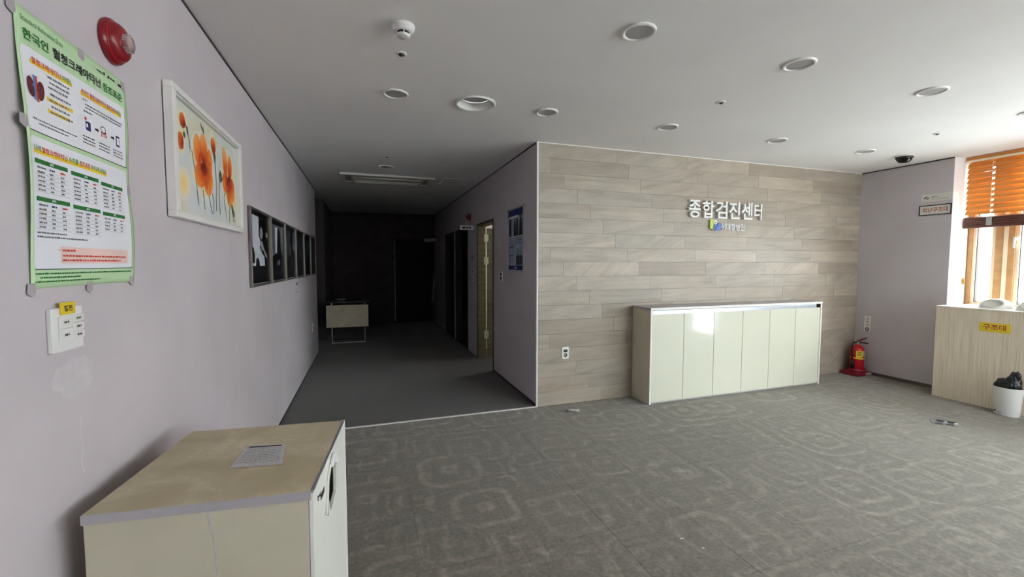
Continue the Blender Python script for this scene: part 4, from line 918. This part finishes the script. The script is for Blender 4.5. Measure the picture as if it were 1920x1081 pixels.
# ------------------------------------------------------------------ ceiling fittings
def downlight(x, y, label, r=0.089):
    t = thing('ceiling_light', label, 'ceiling light', (x, y, ZC), group='round ceiling lights'); F = FD(x, y)
    m = MB(); m.lathe(F, [(r, 0.0), (r, 0.006), (r - 0.004, 0.010), (r - 0.014, 0.010), (r - 0.021, 0.004), (r - 0.021, 0.001)], 40); m.build('rim', 'white_trim', t, smooth=True)
    m = MB(); m.lathe(F, [(r - 0.021, 0.0035), (0.02, 0.0042), (0, 0.0042)], 40); m.build('diffuser', 'lens', t, smooth=True)
for x, y, lb in ((1.346, 1.954, 'round ceiling light at the top middle, biggest in view'), (2.470, 1.954, 'round ceiling light in the near row, second from the left'), (3.718, 1.954, 'round ceiling light in the near row, third from the left'),
                 (4.985, 1.954, 'round ceiling light cut by the right edge above the blind'), (0.213, 3.190, 'round ceiling light directly below the smoke detector and sprinkler'), (1.367, 3.190, 'round ceiling light just right of the open recessed downlight'),
                 (2.511, 3.190, 'round ceiling light above the left part of the stone wall'), (3.780, 3.190, 'round ceiling light above the clinic sign lettering'), (5.028, 3.190, 'round ceiling light beside the black dome camera'),
                 (0.25, 5.585, 'round ceiling light in the corridor before the long fixture')):
    downlight(x, y, lb)
t = thing('recessed_downlight', 'large open recessed downlight with white reflector bowl', 'ceiling light', (0.789, 3.19, ZC)); F = FD(0.789, 3.19)
m = MB(); m.lathe(F, [(0.136, -0.002), (0.150, 0.0), (0.151, 0.006), (0.146, 0.011), (0.134, 0.010), (0.128, 0.002), (0.120, -0.02), (0.106, -0.042)], 44); m.build('reflector', 'white', t, smooth=True)
m = MB(); m.lathe(F, [(0.107, -0.043), (0.090, -0.038), (0.04, -0.034), (0, -0.033)], 40); m.build('diffuser', 'lens', t, smooth=True)
m = MB()
for q in (2.5, 0.3): m.tube([F.p(0.123 * math.cos(q), 0.123 * math.sin(q), -0.006), F.p(0.112 * math.cos(q), 0.112 * math.sin(q), -0.022), F.p(0.100 * math.cos(q + 0.1), 0.100 * math.sin(q + 0.1), -0.036)], 0.003, 6)
m.build('spring_clip', 'chrome', t)
t = thing('smoke_detector', 'white round smoke detector on the ceiling above the corridor mouth', 'smoke detector', (0.195, 2.29, ZC)); F = FD(0.195, 2.285)
m = MB(); m.lathe(F, [(0, 0), (0.056, 0), (0.058, 0.006), (0.057, 0.016), (0.050, 0.020), (0.048, 0.030), (0.040, 0.034), (0, 0.034)], 36); m.build('base', 'white', t, smooth=True)
m = MB(); m.lathe(F, [(0.030, 0.033), (0.030, 0.048)], 24); m.build('smoke_chamber', 'black', t)
m = MB()
for k in range(5):
    q = 2 * math.pi * k / 5 + 0.3; p0 = F.p(0.036 * math.cos(q), 0.036 * math.sin(q), 0.032); p1_ = F.p(0.031 * math.cos(q), 0.031 * math.sin(q), 0.052); m.tube([p0, p1_], 0.003, 6)
m.build('cage_rib', 'white', t)
m = MB(); m.lathe(F, [(0.034, 0.046), (0.034, 0.052), (0.028, 0.057), (0, 0.058)], 28); m.build('cap', 'white', t, smooth=True)
for x, y, lb in ((0.208, 2.584, 'small sprinkler head just below the smoke detector'), (2.501, 2.582, 'small sprinkler head in the middle of the ceiling'), (4.971, 2.554, 'small sprinkler head near the blind and dome camera'), (0.236, 5.06, 'small sprinkler head in the corridor ceiling'), (0.441, 10.1, 'small pale sprinkler deep in the dark corridor')):
    t = thing('sprinkler_head', lb, 'sprinkler', (x, y, ZC), group='ceiling sprinklers'); F = FD(x, y)
    m = MB(); m.lathe(F, [(0.032, 0), (0.031, 0.004), (0.018, 0.007), (0.014, 0.003)], 24); m.build('rosette', 'white', t, smooth=True)
    m = MB(); m.lathe(F, [(0.014, 0.003), (0.013, 0.010), (0.009, 0.014), (0, 0.014)], 16); m.build('nozzle', 'black', t, smooth=True)
t = thing('dome_camera', 'black dome security camera on the ceiling near the stone corner', 'camera', (5.655, 3.188, ZC)); F = FD(5.655, 3.188)
m = MB(); m.lathe(F, [(0.088, 0), (0.088, 0.008), (0.080, 0.014), (0, 0.014)], 36); m.build('base', 'offwhite', t, smooth=True)
m = MB(); m.lathe(F, [(0.079, 0.013), (0.079, 0.026), (0.070, 0.030)], 36); m.build('collar', 'black', t, smooth=True)
m = MB(); m.lathe(F, [(0.070, 0.026), (0.068, 0.040), (0.058, 0.058), (0.040, 0.071), (0.02, 0.077), (0, 0.078)], 32); m.build('dome', 'blackgloss', t, smooth=True)
t = thing('ceiling_fixture', 'long pale rectangular fixture in the corridor ceiling', 'ceiling fixture', (0.3, 6.4, ZC)); F = FD(0.305, 6.40)
m = MB(); m.frame(F, -0.62, 0.62, -0.31, 0.31, 0, 0.028, 0.06); m.build('frame', 'offwhite', t, bevel=0.006)
m = MB(); m.fbox(F, -0.56, 0.56, -0.25, 0.25, 0.002, 0.008); m.build('tray', 'grey', t)
for a in (-0.46, 0.46): MB().fbox(F, a - 0.02, a + 0.02, -0.25, 0.25, 0.008, 0.030).build('lamp_holder', 'offwhite', t, bevel=0.003)
for b in (-0.12, 0.12): m = MB(); m.tube([F.p(-0.44, b, 0.02), F.p(0.44, b, 0.02)], 0.013, 12); m.build('unlit_tube', 'offwhite', t, smooth=True)
t = MB(); F = FD(1.26, 6.30); t.frame(F, -0.21, 0.21, -0.25, 0.25, 0, 0.004, 0.010); hatch = thing('access_hatch', 'faint square access hatch beside the corridor fixture', 'hatch', (1.26, 6.3, ZC))
t.build('rim', 'ceiling', hatch); MB().fbox(F, -0.2, 0.2, -0.24, 0.24, 0, 0.002).build('panel', 'ceiling', hatch)

# ------------------------------------------------------------------ corridor: washroom door, frames, signs
jamb = thing('door_2', 'open grain washroom door in the corridor with bright hinges', 'door', (1.7, 6.3, 0), kind='structure')
m = MB(); m.box(XC - 0.004, XC + 0.115, 6.345, 6.38, 0.0, 2.03); m.build('far_jamb', 'doorgrain', jamb)
m = MB(); m.box(XC - 0.006, XC + 0.115, 5.53, 5.55, 0.0, 2.03); m.build('near_jamb', 'doorgrain', jamb)
m = MB(); m.box(XC - 0.006, XC + 0.115, 5.53, 6.38, 2.005, 2.03); m.build('head_jamb', 'doorgrain', jamb)
m = MB(); m.frame(FC(6.38, 0), -0.012, 0.862, -0.02, 2.045, 0, 0.010, 0.014); m.build('architrave', 'dark_trim', jamb)
lf = MB().box(XC + 0.142, XC + 0.96, 6.352, 6.388, 0.01, 1.985).build('door_leaf', 'doorgrain', jamb, bevel=0.002)
for zz in (1.84, 1.49, 0.36):
    m = MB(); m.box(XC + 0.088, XC + 0.112, 6.338, 6.345, zz - 0.06, zz + 0.06); m.box(XC + 0.142, XC + 0.160, 6.345, 6.352, zz - 0.05, zz + 0.05); m.tube([(XC + 0.128, 6.342, zz - 0.06), (XC + 0.128, 6.342, zz + 0.06)], 0.009, 10)
    m.build('hinge', 'hinge', jamb)
for n_, (ya, yb) in enumerate(((7.08, 8.04), (8.28, 9.12))):
    t = thing('door_%d' % (3 + n_), ['dark door opening past the washroom in the corridor', 'furthest dark door opening in the right corridor wall'][n_], 'door', (XC, ya, 0), kind='structure')
    m = MB(); m.frame(FC(yb, 0), -0.03, yb - ya + 0.03, -0.04, 2.06, -0.112, 0.012, 0.04); m.build('door_frame', 'dark_trim', t, bevel=0.003)
t = thing('door_5', 'black doorway in the end wall of the corridor', 'door', (1.1, YB, 0), kind='structure')
F = Fr((0, YB, 0), (1, 0, 0), (0, 0, 1))
m = MB(); m.frame(F, 0.65, 1.585, -0.04, 2.06, -0.18, 0.012, 0.035); m.build('door_frame', 'dark_trim', t, bevel=0.002)
for z0_, z1_ in ((0.05, 0.32), (0.36, 0.98), (1.02, 1.60), (1.66, 1.98)): MB().fbox(F, 0.640, 0.652, z0_, z1_, 0, 0.010).build('chipped_edge', 'silver', t)
m = MB(); m.box(0.69, 1.55, YB + 0.10, YB + 0.14, 0.0, 2.02); m.build('door_leaf', 'dark_room', t)  # dark sheet standing in for the unlit space beyond the doorway
t = thing('projecting_sign', 'small white projecting sign above the washroom door', 'sign', (1.49, 6.62, 2.0))
m = MB(); m.box(1.378, 1.592, 6.60, 6.62, 1.972, 2.044); m.build('panel', 'white', t, bevel=0.002)
m = MB(); m.box(1.590, XC, 6.585, 6.635, 1.985, 2.030); m.build('bracket', 'alu', t)
F = Fr((1.378, 6.60, 1.972), (1, 0, 0), (0, 0, 1)); m = MB(); m.dashes(F, 0.035, 0.17, 0.022, 0.028, 0.0005, 12); m.build('sign_print', 'print_dark', t)
t = thing('alarm_light', 'small dark red alarm lamp high on the corridor wall', 'alarm', (XC, 6.86, 2.2)); F = FC(6.86, 2.20)
m = MB(); m.lathe(F, [(0, 0), (0.055, 0), (0.055, 0.02), (0.045, 0.03), (0.040, 0.055), (0, 0.06)], 24); m.build('housing', 'darkred', t, smooth=True); m = MB(); m.lathe(F, [(0.025, 0.055), (0.022, 0.075), (0, 0.078)], 16); m.build('lens', 'alarm_lens', t, smooth=True)
for k, (zz, h, lb) in enumerate(((1.55, 0.13, 'upper small notice plate beside the dark corridor door'), (1.33, 0.10, 'middle small notice plate beside the dark corridor door'), (1.20, 0.07, 'lowest small notice plate beside the dark corridor door'))):
    t = thing('notice_plate', lb, 'sign', (XC, 6.72, zz), group='notice plates in the corridor'); F = FC(6.72, zz)
    MB().fbox(F, -0.06, 0.06, -h / 2, h / 2, 0, 0.006).build('plate', 'offwhite' if k else 'grey', t, bevel=0.001)
    m = MB(); m.dashes(F, -0.045, 0.045, -0.012, 0.022, 0.0065, 30 + k); m.build('print', 'print_dark', t)
t = thing('exit_sign', 'pale unlit sign box hanging above the end doorway', 'sign', (1.45, 10.5, 2.0))
MB().box(1.33, 1.50, 10.55, 10.58, 1.975, 2.05).build('panel', 'offwhite', t, bevel=0.004); MB().box(1.50, XC, 10.54, 10.59, 1.99, 2.06).build('bracket', 'white', t, bevel=0.004)
m = MB(); m.add([(1.47, 10.45, 0.55), (1.52, 10.45, 0.50), (1.56, 10.44, 0.82), (1.585, 10.44, 1.2), (1.57, 10.44, 1.28), (1.545, 10.45, 1.16), (1.50, 10.45, 0.85),
                   (1.47, 10.48, 0.55), (1.52, 10.48, 0.50), (1.56, 10.48, 0.82), (1.585, 10.48, 1.2), (1.57, 10.48, 1.28), (1.545, 10.48, 1.16), (1.50, 10.48, 0.85)],
                  [(0, 1, 2, 3, 4, 5, 6), (13, 12, 11, 10, 9, 8, 7)] + [(i, 7 + i, 7 + (i + 1) % 7, (i + 1) % 7) for i in range(7)])
tag(m.build('torn_sheet', 'photo_mid'), 'pale torn strip hanging beside the black end doorway', 'sheet')
# framed notice on the corridor wall
t = thing('framed_notice', 'tall aluminium framed blue hospital notice on the corridor wall', 'notice', (XC, 4.59, 1.36)); F = FC(4.89, 1.362)
NWd, NHt = 0.585, 0.715
m = MB(); m.frame(F, 0, NWd, 0, NHt, 0, 0.022, 0.030, 0.016); m.build('frame', 'silver', t, bevel=0.003)
MB().fbox(F, 0.02, NWd - 0.02, 0.015, NHt - 0.015, 0.002, 0.008).build('sheet', 'poster_blue', t)
m = MB(); m.frect(F, 0.026, NWd - 0.026, NHt - 0.10, NHt - 0.018, 0.0084); m.build('blue_band', 'print_navy', t); MB().frect(F, 0.026, NWd - 0.026, 0.018, 0.065, 0.0084).build('blue_band', 'print_navy', t)
m = MB(); m.frect(F, 0.05, 0.38, NHt - 0.115, NHt - 0.088, 0.0088); m.frect(F, 0.26, 0.32, 0.034, 0.048, 0.0088); m.build('heading_print', 'poster_white', t)
m = MB()
for a, wd, h in ((0.10, 0.10, 0.26), (0.26, 0.09, 0.20), (0.34, 0.08, 0.24), (0.46, 0.12, 0.24)): m.fflat(F, [(a - wd / 2, 0.40), (a + wd / 2, 0.40), (a + wd * 0.35, 0.40 + h * 0.7), (a + wd * 0.15, 0.40 + h * 0.8), (a, 0.40 + h), (a - wd * 0.2, 0.40 + h * 0.8), (a - wd * 0.4, 0.40 + h * 0.65)], 0.0088)
m.build('figure_print', 'photo_dim', t)
m = MB()
for q in range(4): m.dashes(F, 0.05, 0.52, 0.37 - q * 0.022, 0.010, 0.0088, q)
for q in range(5): m.dashes(F, 0.05, 0.26, 0.255 - q * 0.018, 0.008, 0.0088, q + 9); m.dashes(F, 0.32, 0.50, 0.255 - q * 0.018, 0.008, 0.0088, q + 19); m.dashes(F, 0.05, 0.24, 0.155 - q * 0.016, 0.008, 0.0088, q + 29)
m.build('body_print', 'print_grey', t)
m = MB(); m.frect(F, 0.05, 0.22, 0.272, 0.288, 0.0088); m.frect(F, 0.05, 0.20, 0.172, 0.186, 0.0088)
for q in range(4): m.frect(F, 0.31 + q * 0.062, 0.36 + q * 0.062, 0.075, 0.180, 0.0088)
m.build('block_print', 'photo_black', t)

# table at the end of the corridor
t = thing('folding_table', 'beige fronted table with white tube legs in the dark corridor', 'table', (-0.34, 8.6, 0))
MB().box(-0.715, 0.035, 8.31, 8.78, 0.735, 0.765).build('table_top', 'table_dark', t, bevel=0.004)
MB().box(-0.70, 0.012, 8.285, 8.30, 0.300, 0.700).build('modesty_panel', 'table_panel', t, bevel=0.002)
m = MB(); m.box(0.012, 0.024, 8.286, 8.299, 0.302, 0.698); m.build('panel_edge', 'dark_trim', t)
for yy in (8.33, 8.72):
    mt_ = 'white' if yy < 8.5 else 'dark_trim'  # rear legs coloured dark, their shade is put into the colour
    for xx in (-0.61, -0.05): MB().tube([(xx, yy, 0.012), (xx, yy, 0.735)], 0.011, 10).build('leg', mt_, t, smooth=True)
    MB().tube([(-0.61, yy, 0.013), (-0.05, yy, 0.013)], 0.011, 10).build('foot_bar', mt_, t, smooth=True)
t = thing('small_bowl', 'pale shallow bowl standing on the corridor table', 'bowl', (-0.46, 8.5, 0.765)); F = FT(-0.46, 8.5, 0.765)
m = MB(); m.lathe(F, [(0, 0.001), (0.05, 0.001), (0.085, 0.03), (0.088, 0.032), (0.082, 0.032), (0.05, 0.008), (0, 0.006)], 28); m.build('bowl', 'offwhite', t, smooth=True)
m = MB(); m.lathe(F, [(0.084, 0.031), (0.089, 0.034), (0.090, 0.031), (0.086, 0.028)], 28); m.build('rim', 'white', t, smooth=True)

# ------------------------------------------------------------------ right-hand side
# small signs on the pier
t = thing('no_entry_sign', 'upper pale sign plate with black arrow mark by the window', 'sign', (XR, 3.18, 2.2)); F = FRt(3.318, 2.168)
MB().fbox(F, 0, 0.272, 0, 0.088, 0, 0.006).build('plate', 'offwhite', t, bevel=0.002)
m = MB(); m.fpoly(F, [(0.020, 0.045), (0.036, 0.040), (0.060, 0.052), (0.066, 0.062), (0.052, 0.062), (0.032, 0.050)], 0.006, 0.007); m.fpoly(F, [(0.050, 0.032), (0.066, 0.030), (0.080, 0.048), (0.072, 0.050)], 0.006, 0.007); m.build('arrow_print', 'black', t)
m = MB(); m.dashes(F, 0.10, 0.16, 0.048, 0.010, 0.0065, 2); m.dashes(F, 0.10, 0.25, 0.026, 0.005, 0.0065, 3); m.build('print', 'print_grey', t)
t = thing('rescue_chute_sign', 'black bordered sign reading 피난구조대 beside the window', 'sign', (XR, 3.18, 2.08)); F = FRt(3.328, 2.016)
MB().fbox(F, 0, 0.295, 0, 0.112, 0, 0.006).build('plate', 'offwhite', t)
MB().frame(F, -0.003, 0.298, -0.003, 0.115, 0, 0.010, 0.010).build('border', 'black', t)
m = MB(); m.text(F, '피난구조대', 0.030, 0.030, 0.056, 0.0065, width=0.236, bold=0.015); m.build('sign_print', 'signred', t)
t = thing('extinguisher_sticker', 'white vertical sticker reading 소화기 above the extinguisher', 'sticker', (XR, 3.83, 0.66)); F = FRt(3.866, 0.566)
MB().round_rect(F, 0, 0.078, 0, 0.200, 0.010, 0.0005, 0.003).build('sticker', 'white', t)
m = MB()
for k, ch_ in enumerate('소화기'): m.text(F, ch_, 0.039, 0.150 - k * 0.045, 0.036, 0.0034, bold=0.01, align='c')
m.build('sticker_print', 'signred', t)
m = MB(); m.lathe(F, [(0.024, 0.0034), (0.012, 0.0034)], 24, 0.039, 0.026); m.frect(F, 0.033, 0.045, 0.000 + 0.006, 0.018, 0.0034); m.build('ring_print', 'black', t)
# fire extinguisher on its base
ex, eyy = 6.085, 3.845
t = thing('extinguisher_stand', 'dark red plastic extinguisher base in the stone corner', 'stand', (ex, eyy, 0)); F = FT(ex, eyy, 0)
m = MB(); m.round_rect(F, -0.145, 0.125, -0.11, 0.11, 0.02, 0, 0.050); m.build('base', 'redbase', t, bevel=0.008)
m = MB(); m.lathe(F, [(0.098, 0.055), (0.098, 0.085), (0.088, 0.085), (0.088, 0.056)], 30); m.build('cup', 'redbase', t, smooth=True)
Fs_ = Fr((ex + 0.005, eyy - 0.110, 0.0), (1, 0, 0), (0, 0, 1)); m = MB(); m.fbox(Fs_, 0.0, 0.105, 0.010, 0.042, 0.0, 0.003); m.build('label_plate', 'grey', t)
t = thing('fire_extinguisher', 'red fire extinguisher with yellow label in the stone corner', 'extinguisher', (ex, eyy, 0.056)); F = FT(ex, eyy, 0)
m = MB(); m.lathe(F, [(0, 0.057), (0.074, 0.057), (0.078, 0.066), (0.078, 0.32), (0.074, 0.345), (0.060, 0.368), (0.035, 0.385), (0.024, 0.390), (0.024, 0.405), (0, 0.405)], 36); m.build('cylinder', 'red', t, smooth=True)
m = MB(); m.tube([(ex, eyy, 0.40), (ex, eyy, 0.432)], 0.017, 14); m.box(ex - 0.02, ex + 0.03, eyy - 0.012, eyy + 0.012, 0.418, 0.438); m.build('valve', 'chrome', t, smooth=False)
m = MB(); m.tube([(ex - 0.01, eyy, 0.44), (ex + 0.03, eyy - 0.02, 0.455), (ex + 0.09, eyy - 0.05, 0.485)], [0.010, 0.011, 0.008], 8); m.build('lever', 'darkred', t, smooth=True)
m = MB(); m.tube([(ex, eyy, 0.422), (ex + 0.05, eyy - 0.03, 0.420), (ex + 0.10, eyy - 0.06, 0.412)], [0.010, 0.009, 0.008], 8); m.build('carry_handle', 'dark_trim', t, smooth=True)
m = MB(); m.tube([(ex - 0.02, eyy, 0.425), (ex - 0.075, eyy - 0.005, 0.43), (ex - 0.112, eyy - 0.01, 0.38), (ex - 0.110, eyy - 0.01, 0.30), (ex - 0.105, eyy - 0.012, 0.17)], 0.010, 8); m.build('hose', 'black', t, smooth=True)
m = MB(); m.tube([(ex - 0.104, eyy - 0.012, 0.20), (ex - 0.102, eyy - 0.012, 0.10)], [0.016, 0.026], 12); m.build('nozzle', 'black', t, smooth=True)
def arc_patch(mm, r, t0, t1, z0, z1, n=10, tilt=0.0):
    vs, fs = [], []
    for i in range(n + 1):
        q = math.radians(t0 + (t1 - t0) * i / n); s_ = tilt * i / n
        vs += [(ex + r * math.cos(q), eyy + r * math.sin(q), z0 + s_), (ex + r * math.cos(q), eyy + r * math.sin(q), z1 + s_)]
    for i in range(n): fs.append((2 * i, 2 * i + 2, 2 * i + 3, 2 * i + 1))
    mm.add(vs, fs)
m = MB(); arc_patch(m, 0.0788, 205, 262, 0.235, 0.320); m.build('yellow_label', 'yellow', t, smooth=True)
m = MB(); arc_patch(m, 0.0788, 264, 315, 0.250, 0.320); m.build('white_label', 'offwhite', t, smooth=True)
m = MB(); arc_patch(m, 0.0815, 150, 330, 0.222, 0.238, 18, -0.018); m.build('band', 'yellow_print', t, smooth=True)
m = MB(); Fx = Fr((ex, eyy, 0), (1, 0, 0), (0, 0, 1))
for k in range(4): arc_patch(m, 0.0794, 214, 248 - 6 * (k % 2), 0.300 - k * 0.014, 0.306 - k * 0.014)
m.build('label_print', 'print_dark', t)

# rescue chute box under the window
bx = thing('rescue_chute_box', 'pale wood grain box under the window with yellow 구조대 label', 'box', (6.2, 1.9, 0))
BX, BYE, BYS, BZ = 5.905, 2.955, 1.25, 0.995
MB().box(BX, 6.516, BYS, BYE, 0.0, BZ - 0.018).build('body', 'woodgrain', bx, bevel=0.002)
MB().box(BX - 0.003, 6.517, BYS - 0.003, BYE + 0.004, BZ - 0.018, BZ).build('lid', 'white_trim', bx, bevel=0.002)
MB().box(BX - 0.0045, BX - 0.003, BYS - 0.003, BYE + 0.004, BZ - 0.0185, BZ - 0.004).build('lid_edge', 'woodgrain', bx)
F = Fr((BX, 2.600, 0.770), (0, -1, 0), (0, 0, 1))
m = MB(); m.fbox(F, 0, 0.228, 0.0, 0.092, 0.0003, 0.002); m.build('yellow_label', 'yellow', bx)
m = MB(); m.text(F, '구조대', 0.028, 0.022, 0.055, 0.0024, width=0.168, bold=0.02); m.build('label_print', 'signred', bx)
# white moulded pads on the box
def pad(x, y, label, sc=1.0):
    t = thing('moulded_pad', label, 'pad', (x, y, BZ), group='white pads on the wood grain box'); vs = []; fs = []; nu, nv = 36, 16
    dn = Vector((-0.80, 0.0, 0.60)).normalized()
    for j in range(nv + 1):
        ph = math.pi / 2 * j / nv
        for i in range(nu):
            th = 2 * math.pi * i / nu
            d_ = Vector((math.cos(th) * math.cos(ph), math.sin(th) * math.cos(ph), math.sin(ph)))
            r = Vector((0.105 * d_.x, 0.128 * d_.y, 0.102 * d_.z ** 0.85 if d_.z > 0 else 0)) * sc
            e = math.hypot((d_ - dn).y / 0.62, (d_ - dn).cross(Vector((0, 1, 0))).length / 0.42)
            k = max(0.0, 1 - e * e); r -= dn * 0.036 * sc * min(1.0, k * 1.9) * (1 if e < 1 else 0)
            vs.append(r)
    for j in range(nv):
        for i in range(nu): fs.append((j * nu + i, j * nu + (i + 1) % nu, (j + 1) * nu + (i + 1) % nu, (j + 1) * nu + i))
    fs.append(tuple(reversed(range(nu))))
    MB().add(vs, fs).build('shell', 'offwhite', t, smooth=True, local=True)
    m = MB(); m.lathe(FT(0, 0, 0), [(0.109, 0.0), (0.111, 0.004), (0.108, 0.009), (0.100, 0.010)], 36, sa=1.0, sb=1.2); m.build('foot_rim', 'white', t, smooth=True, local=True)
pad(6.08, 2.555, 'white scooped plastic pad on the wood grain box, wholly in view')
pad(6.08, 2.285, 'white scooped plastic pad on the wood grain box, cut by the right edge')
# waste bin with black bag
t = thing('waste_bin', 'white oval waste bin in front of the wood grain box', 'bin', (5.80, 2.32, 0)); F = FT(5.80, 2.32, 0)
m = MB(); m.lathe(F, [(0, 0.001), (0.083, 0.001), (0.086, 0.006), (0.103, 0.258), (0.105, 0.266), (0.102, 0.268), (0.098, 0.258), (0.081, 0.012), (0, 0.010)], 40, sa=0.82, sb=1.0); m.build('bucket', 'white', t, smooth=True)
m = MB(); m.lathe(F, [(0.103, 0.262), (0.107, 0.266), (0.106, 0.272), (0.101, 0.272)], 40, sa=0.82, sb=1.0); m.build('rim', 'white', t, smooth=True)
Fb2 = Fr((5.80 - 0.070, 2.372, 0.03), (0, -1, 0), (0, 0, 1)); m = MB(); m.fell(Fb2, 0.0, 0.012, 0.007, 0.009, 0.004, 12, c1=0.006); m.dashes(Fb2, 0.012, 0.045, 0.0, 0.004, 0.005, 4); m.build('maker_mark', 'print_dark', t)
t = thing('bin_bag', 'black plastic bag bulging out of the white bin', 'bag', (5.80, 2.32, 0.2))
bm = bmesh.new(); bmesh.ops.create_icosphere(bm, subdivisions=5, radius=1.0)
for v in bm.verts:
    d_ = v.co.copy(); k = 1 + 0.16 * mnoise.noise(d_ * 2.1 + Vector((3, 1, 7))) + 0.10 * mnoise.noise(d_ * 5.3); k += 0.07 * abs(mnoise.noise(d_ * 9))
    x, y, z = d_.x * 0.074 * k, d_.y * 0.094 * k, d_.z * 0.075 * k + 0.082
    ear = math.exp(-(((d_.y + 0.50) / 0.40) ** 2)) * max(0, d_.z) ** 1.2; z += 0.090 * ear * (1 + 0.5 * mnoise.noise(d_ * 6))
    if z < 0.062: x *= 0.80; y *= 0.82
    v.co = (x, y, max(z, -0.04))
me = bpy.data.meshes.new('bag_body'); bm.to_mesh(me); bm.free(); me.materials.append(M['bag']); me.polygons.foreach_set('use_smooth', [True] * len(me.polygons))
o = bpy.data.objects.new('bag_body', me); COL.objects.link(o); o.parent = t
m = MB(); m.tube([(5.79, 2.275, 0.345), (5.785, 2.262, 0.385), (5.78, 2.255, 0.410), (5.785, 2.240, 0.420)], [0.034, 0.024, 0.030, 0.008], 12); m.build('bag_knot', 'bag', t, smooth=True)

# floor outlet and debris
t = thing('floor_outlet', 'opened metal floor outlet with black sockets near the bin', 'outlet', (4.97, 2.38, 0)); F = Fr((4.97, 2.385, 0.0), (0.62, -0.78, 0), (0.78, 0.62, 0))
m = MB(); m.round_rect(F, -0.085, 0.085, -0.075, 0.065, 0.008, 0, 0.004); m.build('plate', 'alu', t)
for a, b, w_, h_ in ((-0.045, -0.055, 0.05, 0.022), (0.028, -0.055, 0.05, 0.022)): MB().fbox(F, a - w_ / 2, a + w_ / 2, b - h_ / 2, b + h_ / 2, 0.004, 0.006).build('socket_slot', 'black', t)
for a, b in ((-0.012, 0.030), (0.058, 0.028)):
    m = MB(); m.fbox(F, a - 0.03, a + 0.03, b - 0.012, b + 0.012, 0.004, 0.014); m.build('socket_block', 'dark_trim', t, bevel=0.003)
    m = MB(); m.fbox(F, a + 0.012, a + 0.034, b - 0.026, b - 0.012, 0.004, 0.010); m.build('flap', 'white', t, bevel=0.001)
t = thing('plastic_tube_end', 'short pale plastic tube end lying on carpet near the corridor corner', 'debris', (1.89, 3.73, 0))
m = MB(); p0, p1_ = Vector((1.835, 3.742, 0.020)), Vector((1.945, 3.705, 0.014)); m.tube([p0, p0.lerp(p1_, 0.3), p1_], [0.012, 0.0135, 0.0135], 14); m.build('tube', 'grey', t, smooth=True)
for f_ in (0.12, 0.3, 0.72, 0.93):
    q = p0.lerp(p1_, f_); dq = (p1_ - p0).normalized() * 0.004; m = MB(); m.tube([q - dq, q + dq], 0.0152, 14); m.build('ridge', 'white' if f_ > 0.9 else 'grey', t)
def scrap(x, y, s_, lb, seed):
    r = random.Random(seed); vs = []
    for i in range(7):
        q = 2 * math.pi * i / 7; vs.append((s_ * math.cos(q) * r.uniform(0.5, 1.1), s_ * 0.5 * math.sin(q) * r.uniform(0.6, 1.1), r.uniform(0.001, 0.35 * s_)))
    n_ = len(vs); vs += [(a, b, c_ + 0.0012) for a, b, c_ in vs]
    o = MB().add(vs, [tuple(reversed(range(n_))), tuple(range(n_, 2 * n_))] + [(i, (i + 1) % n_, n_ + (i + 1) % n_, n_ + i) for i in range(n_)]).build('paper_scrap', 'paper')
    o.location = (x, y, 0.0005); o.rotation_euler.z = r.uniform(-0.6, 0.6); tag(o, lb, 'debris', 'scraps on the carpet')
scrap(1.55, 1.785, 0.016, 'curled pale scrap on the carpet at the bottom middle', 1)
scrap(1.60, 1.69, 0.010, 'tiny pale crumb on the carpet at the bottom middle', 2)
scrap(2.95, 2.95, 0.010, 'tiny pale crumb on the carpet in front of the long cabinet', 3)
scrap(3.10, 2.48, 0.014, 'pale crumb on the carpet in the middle of the floor', 4)
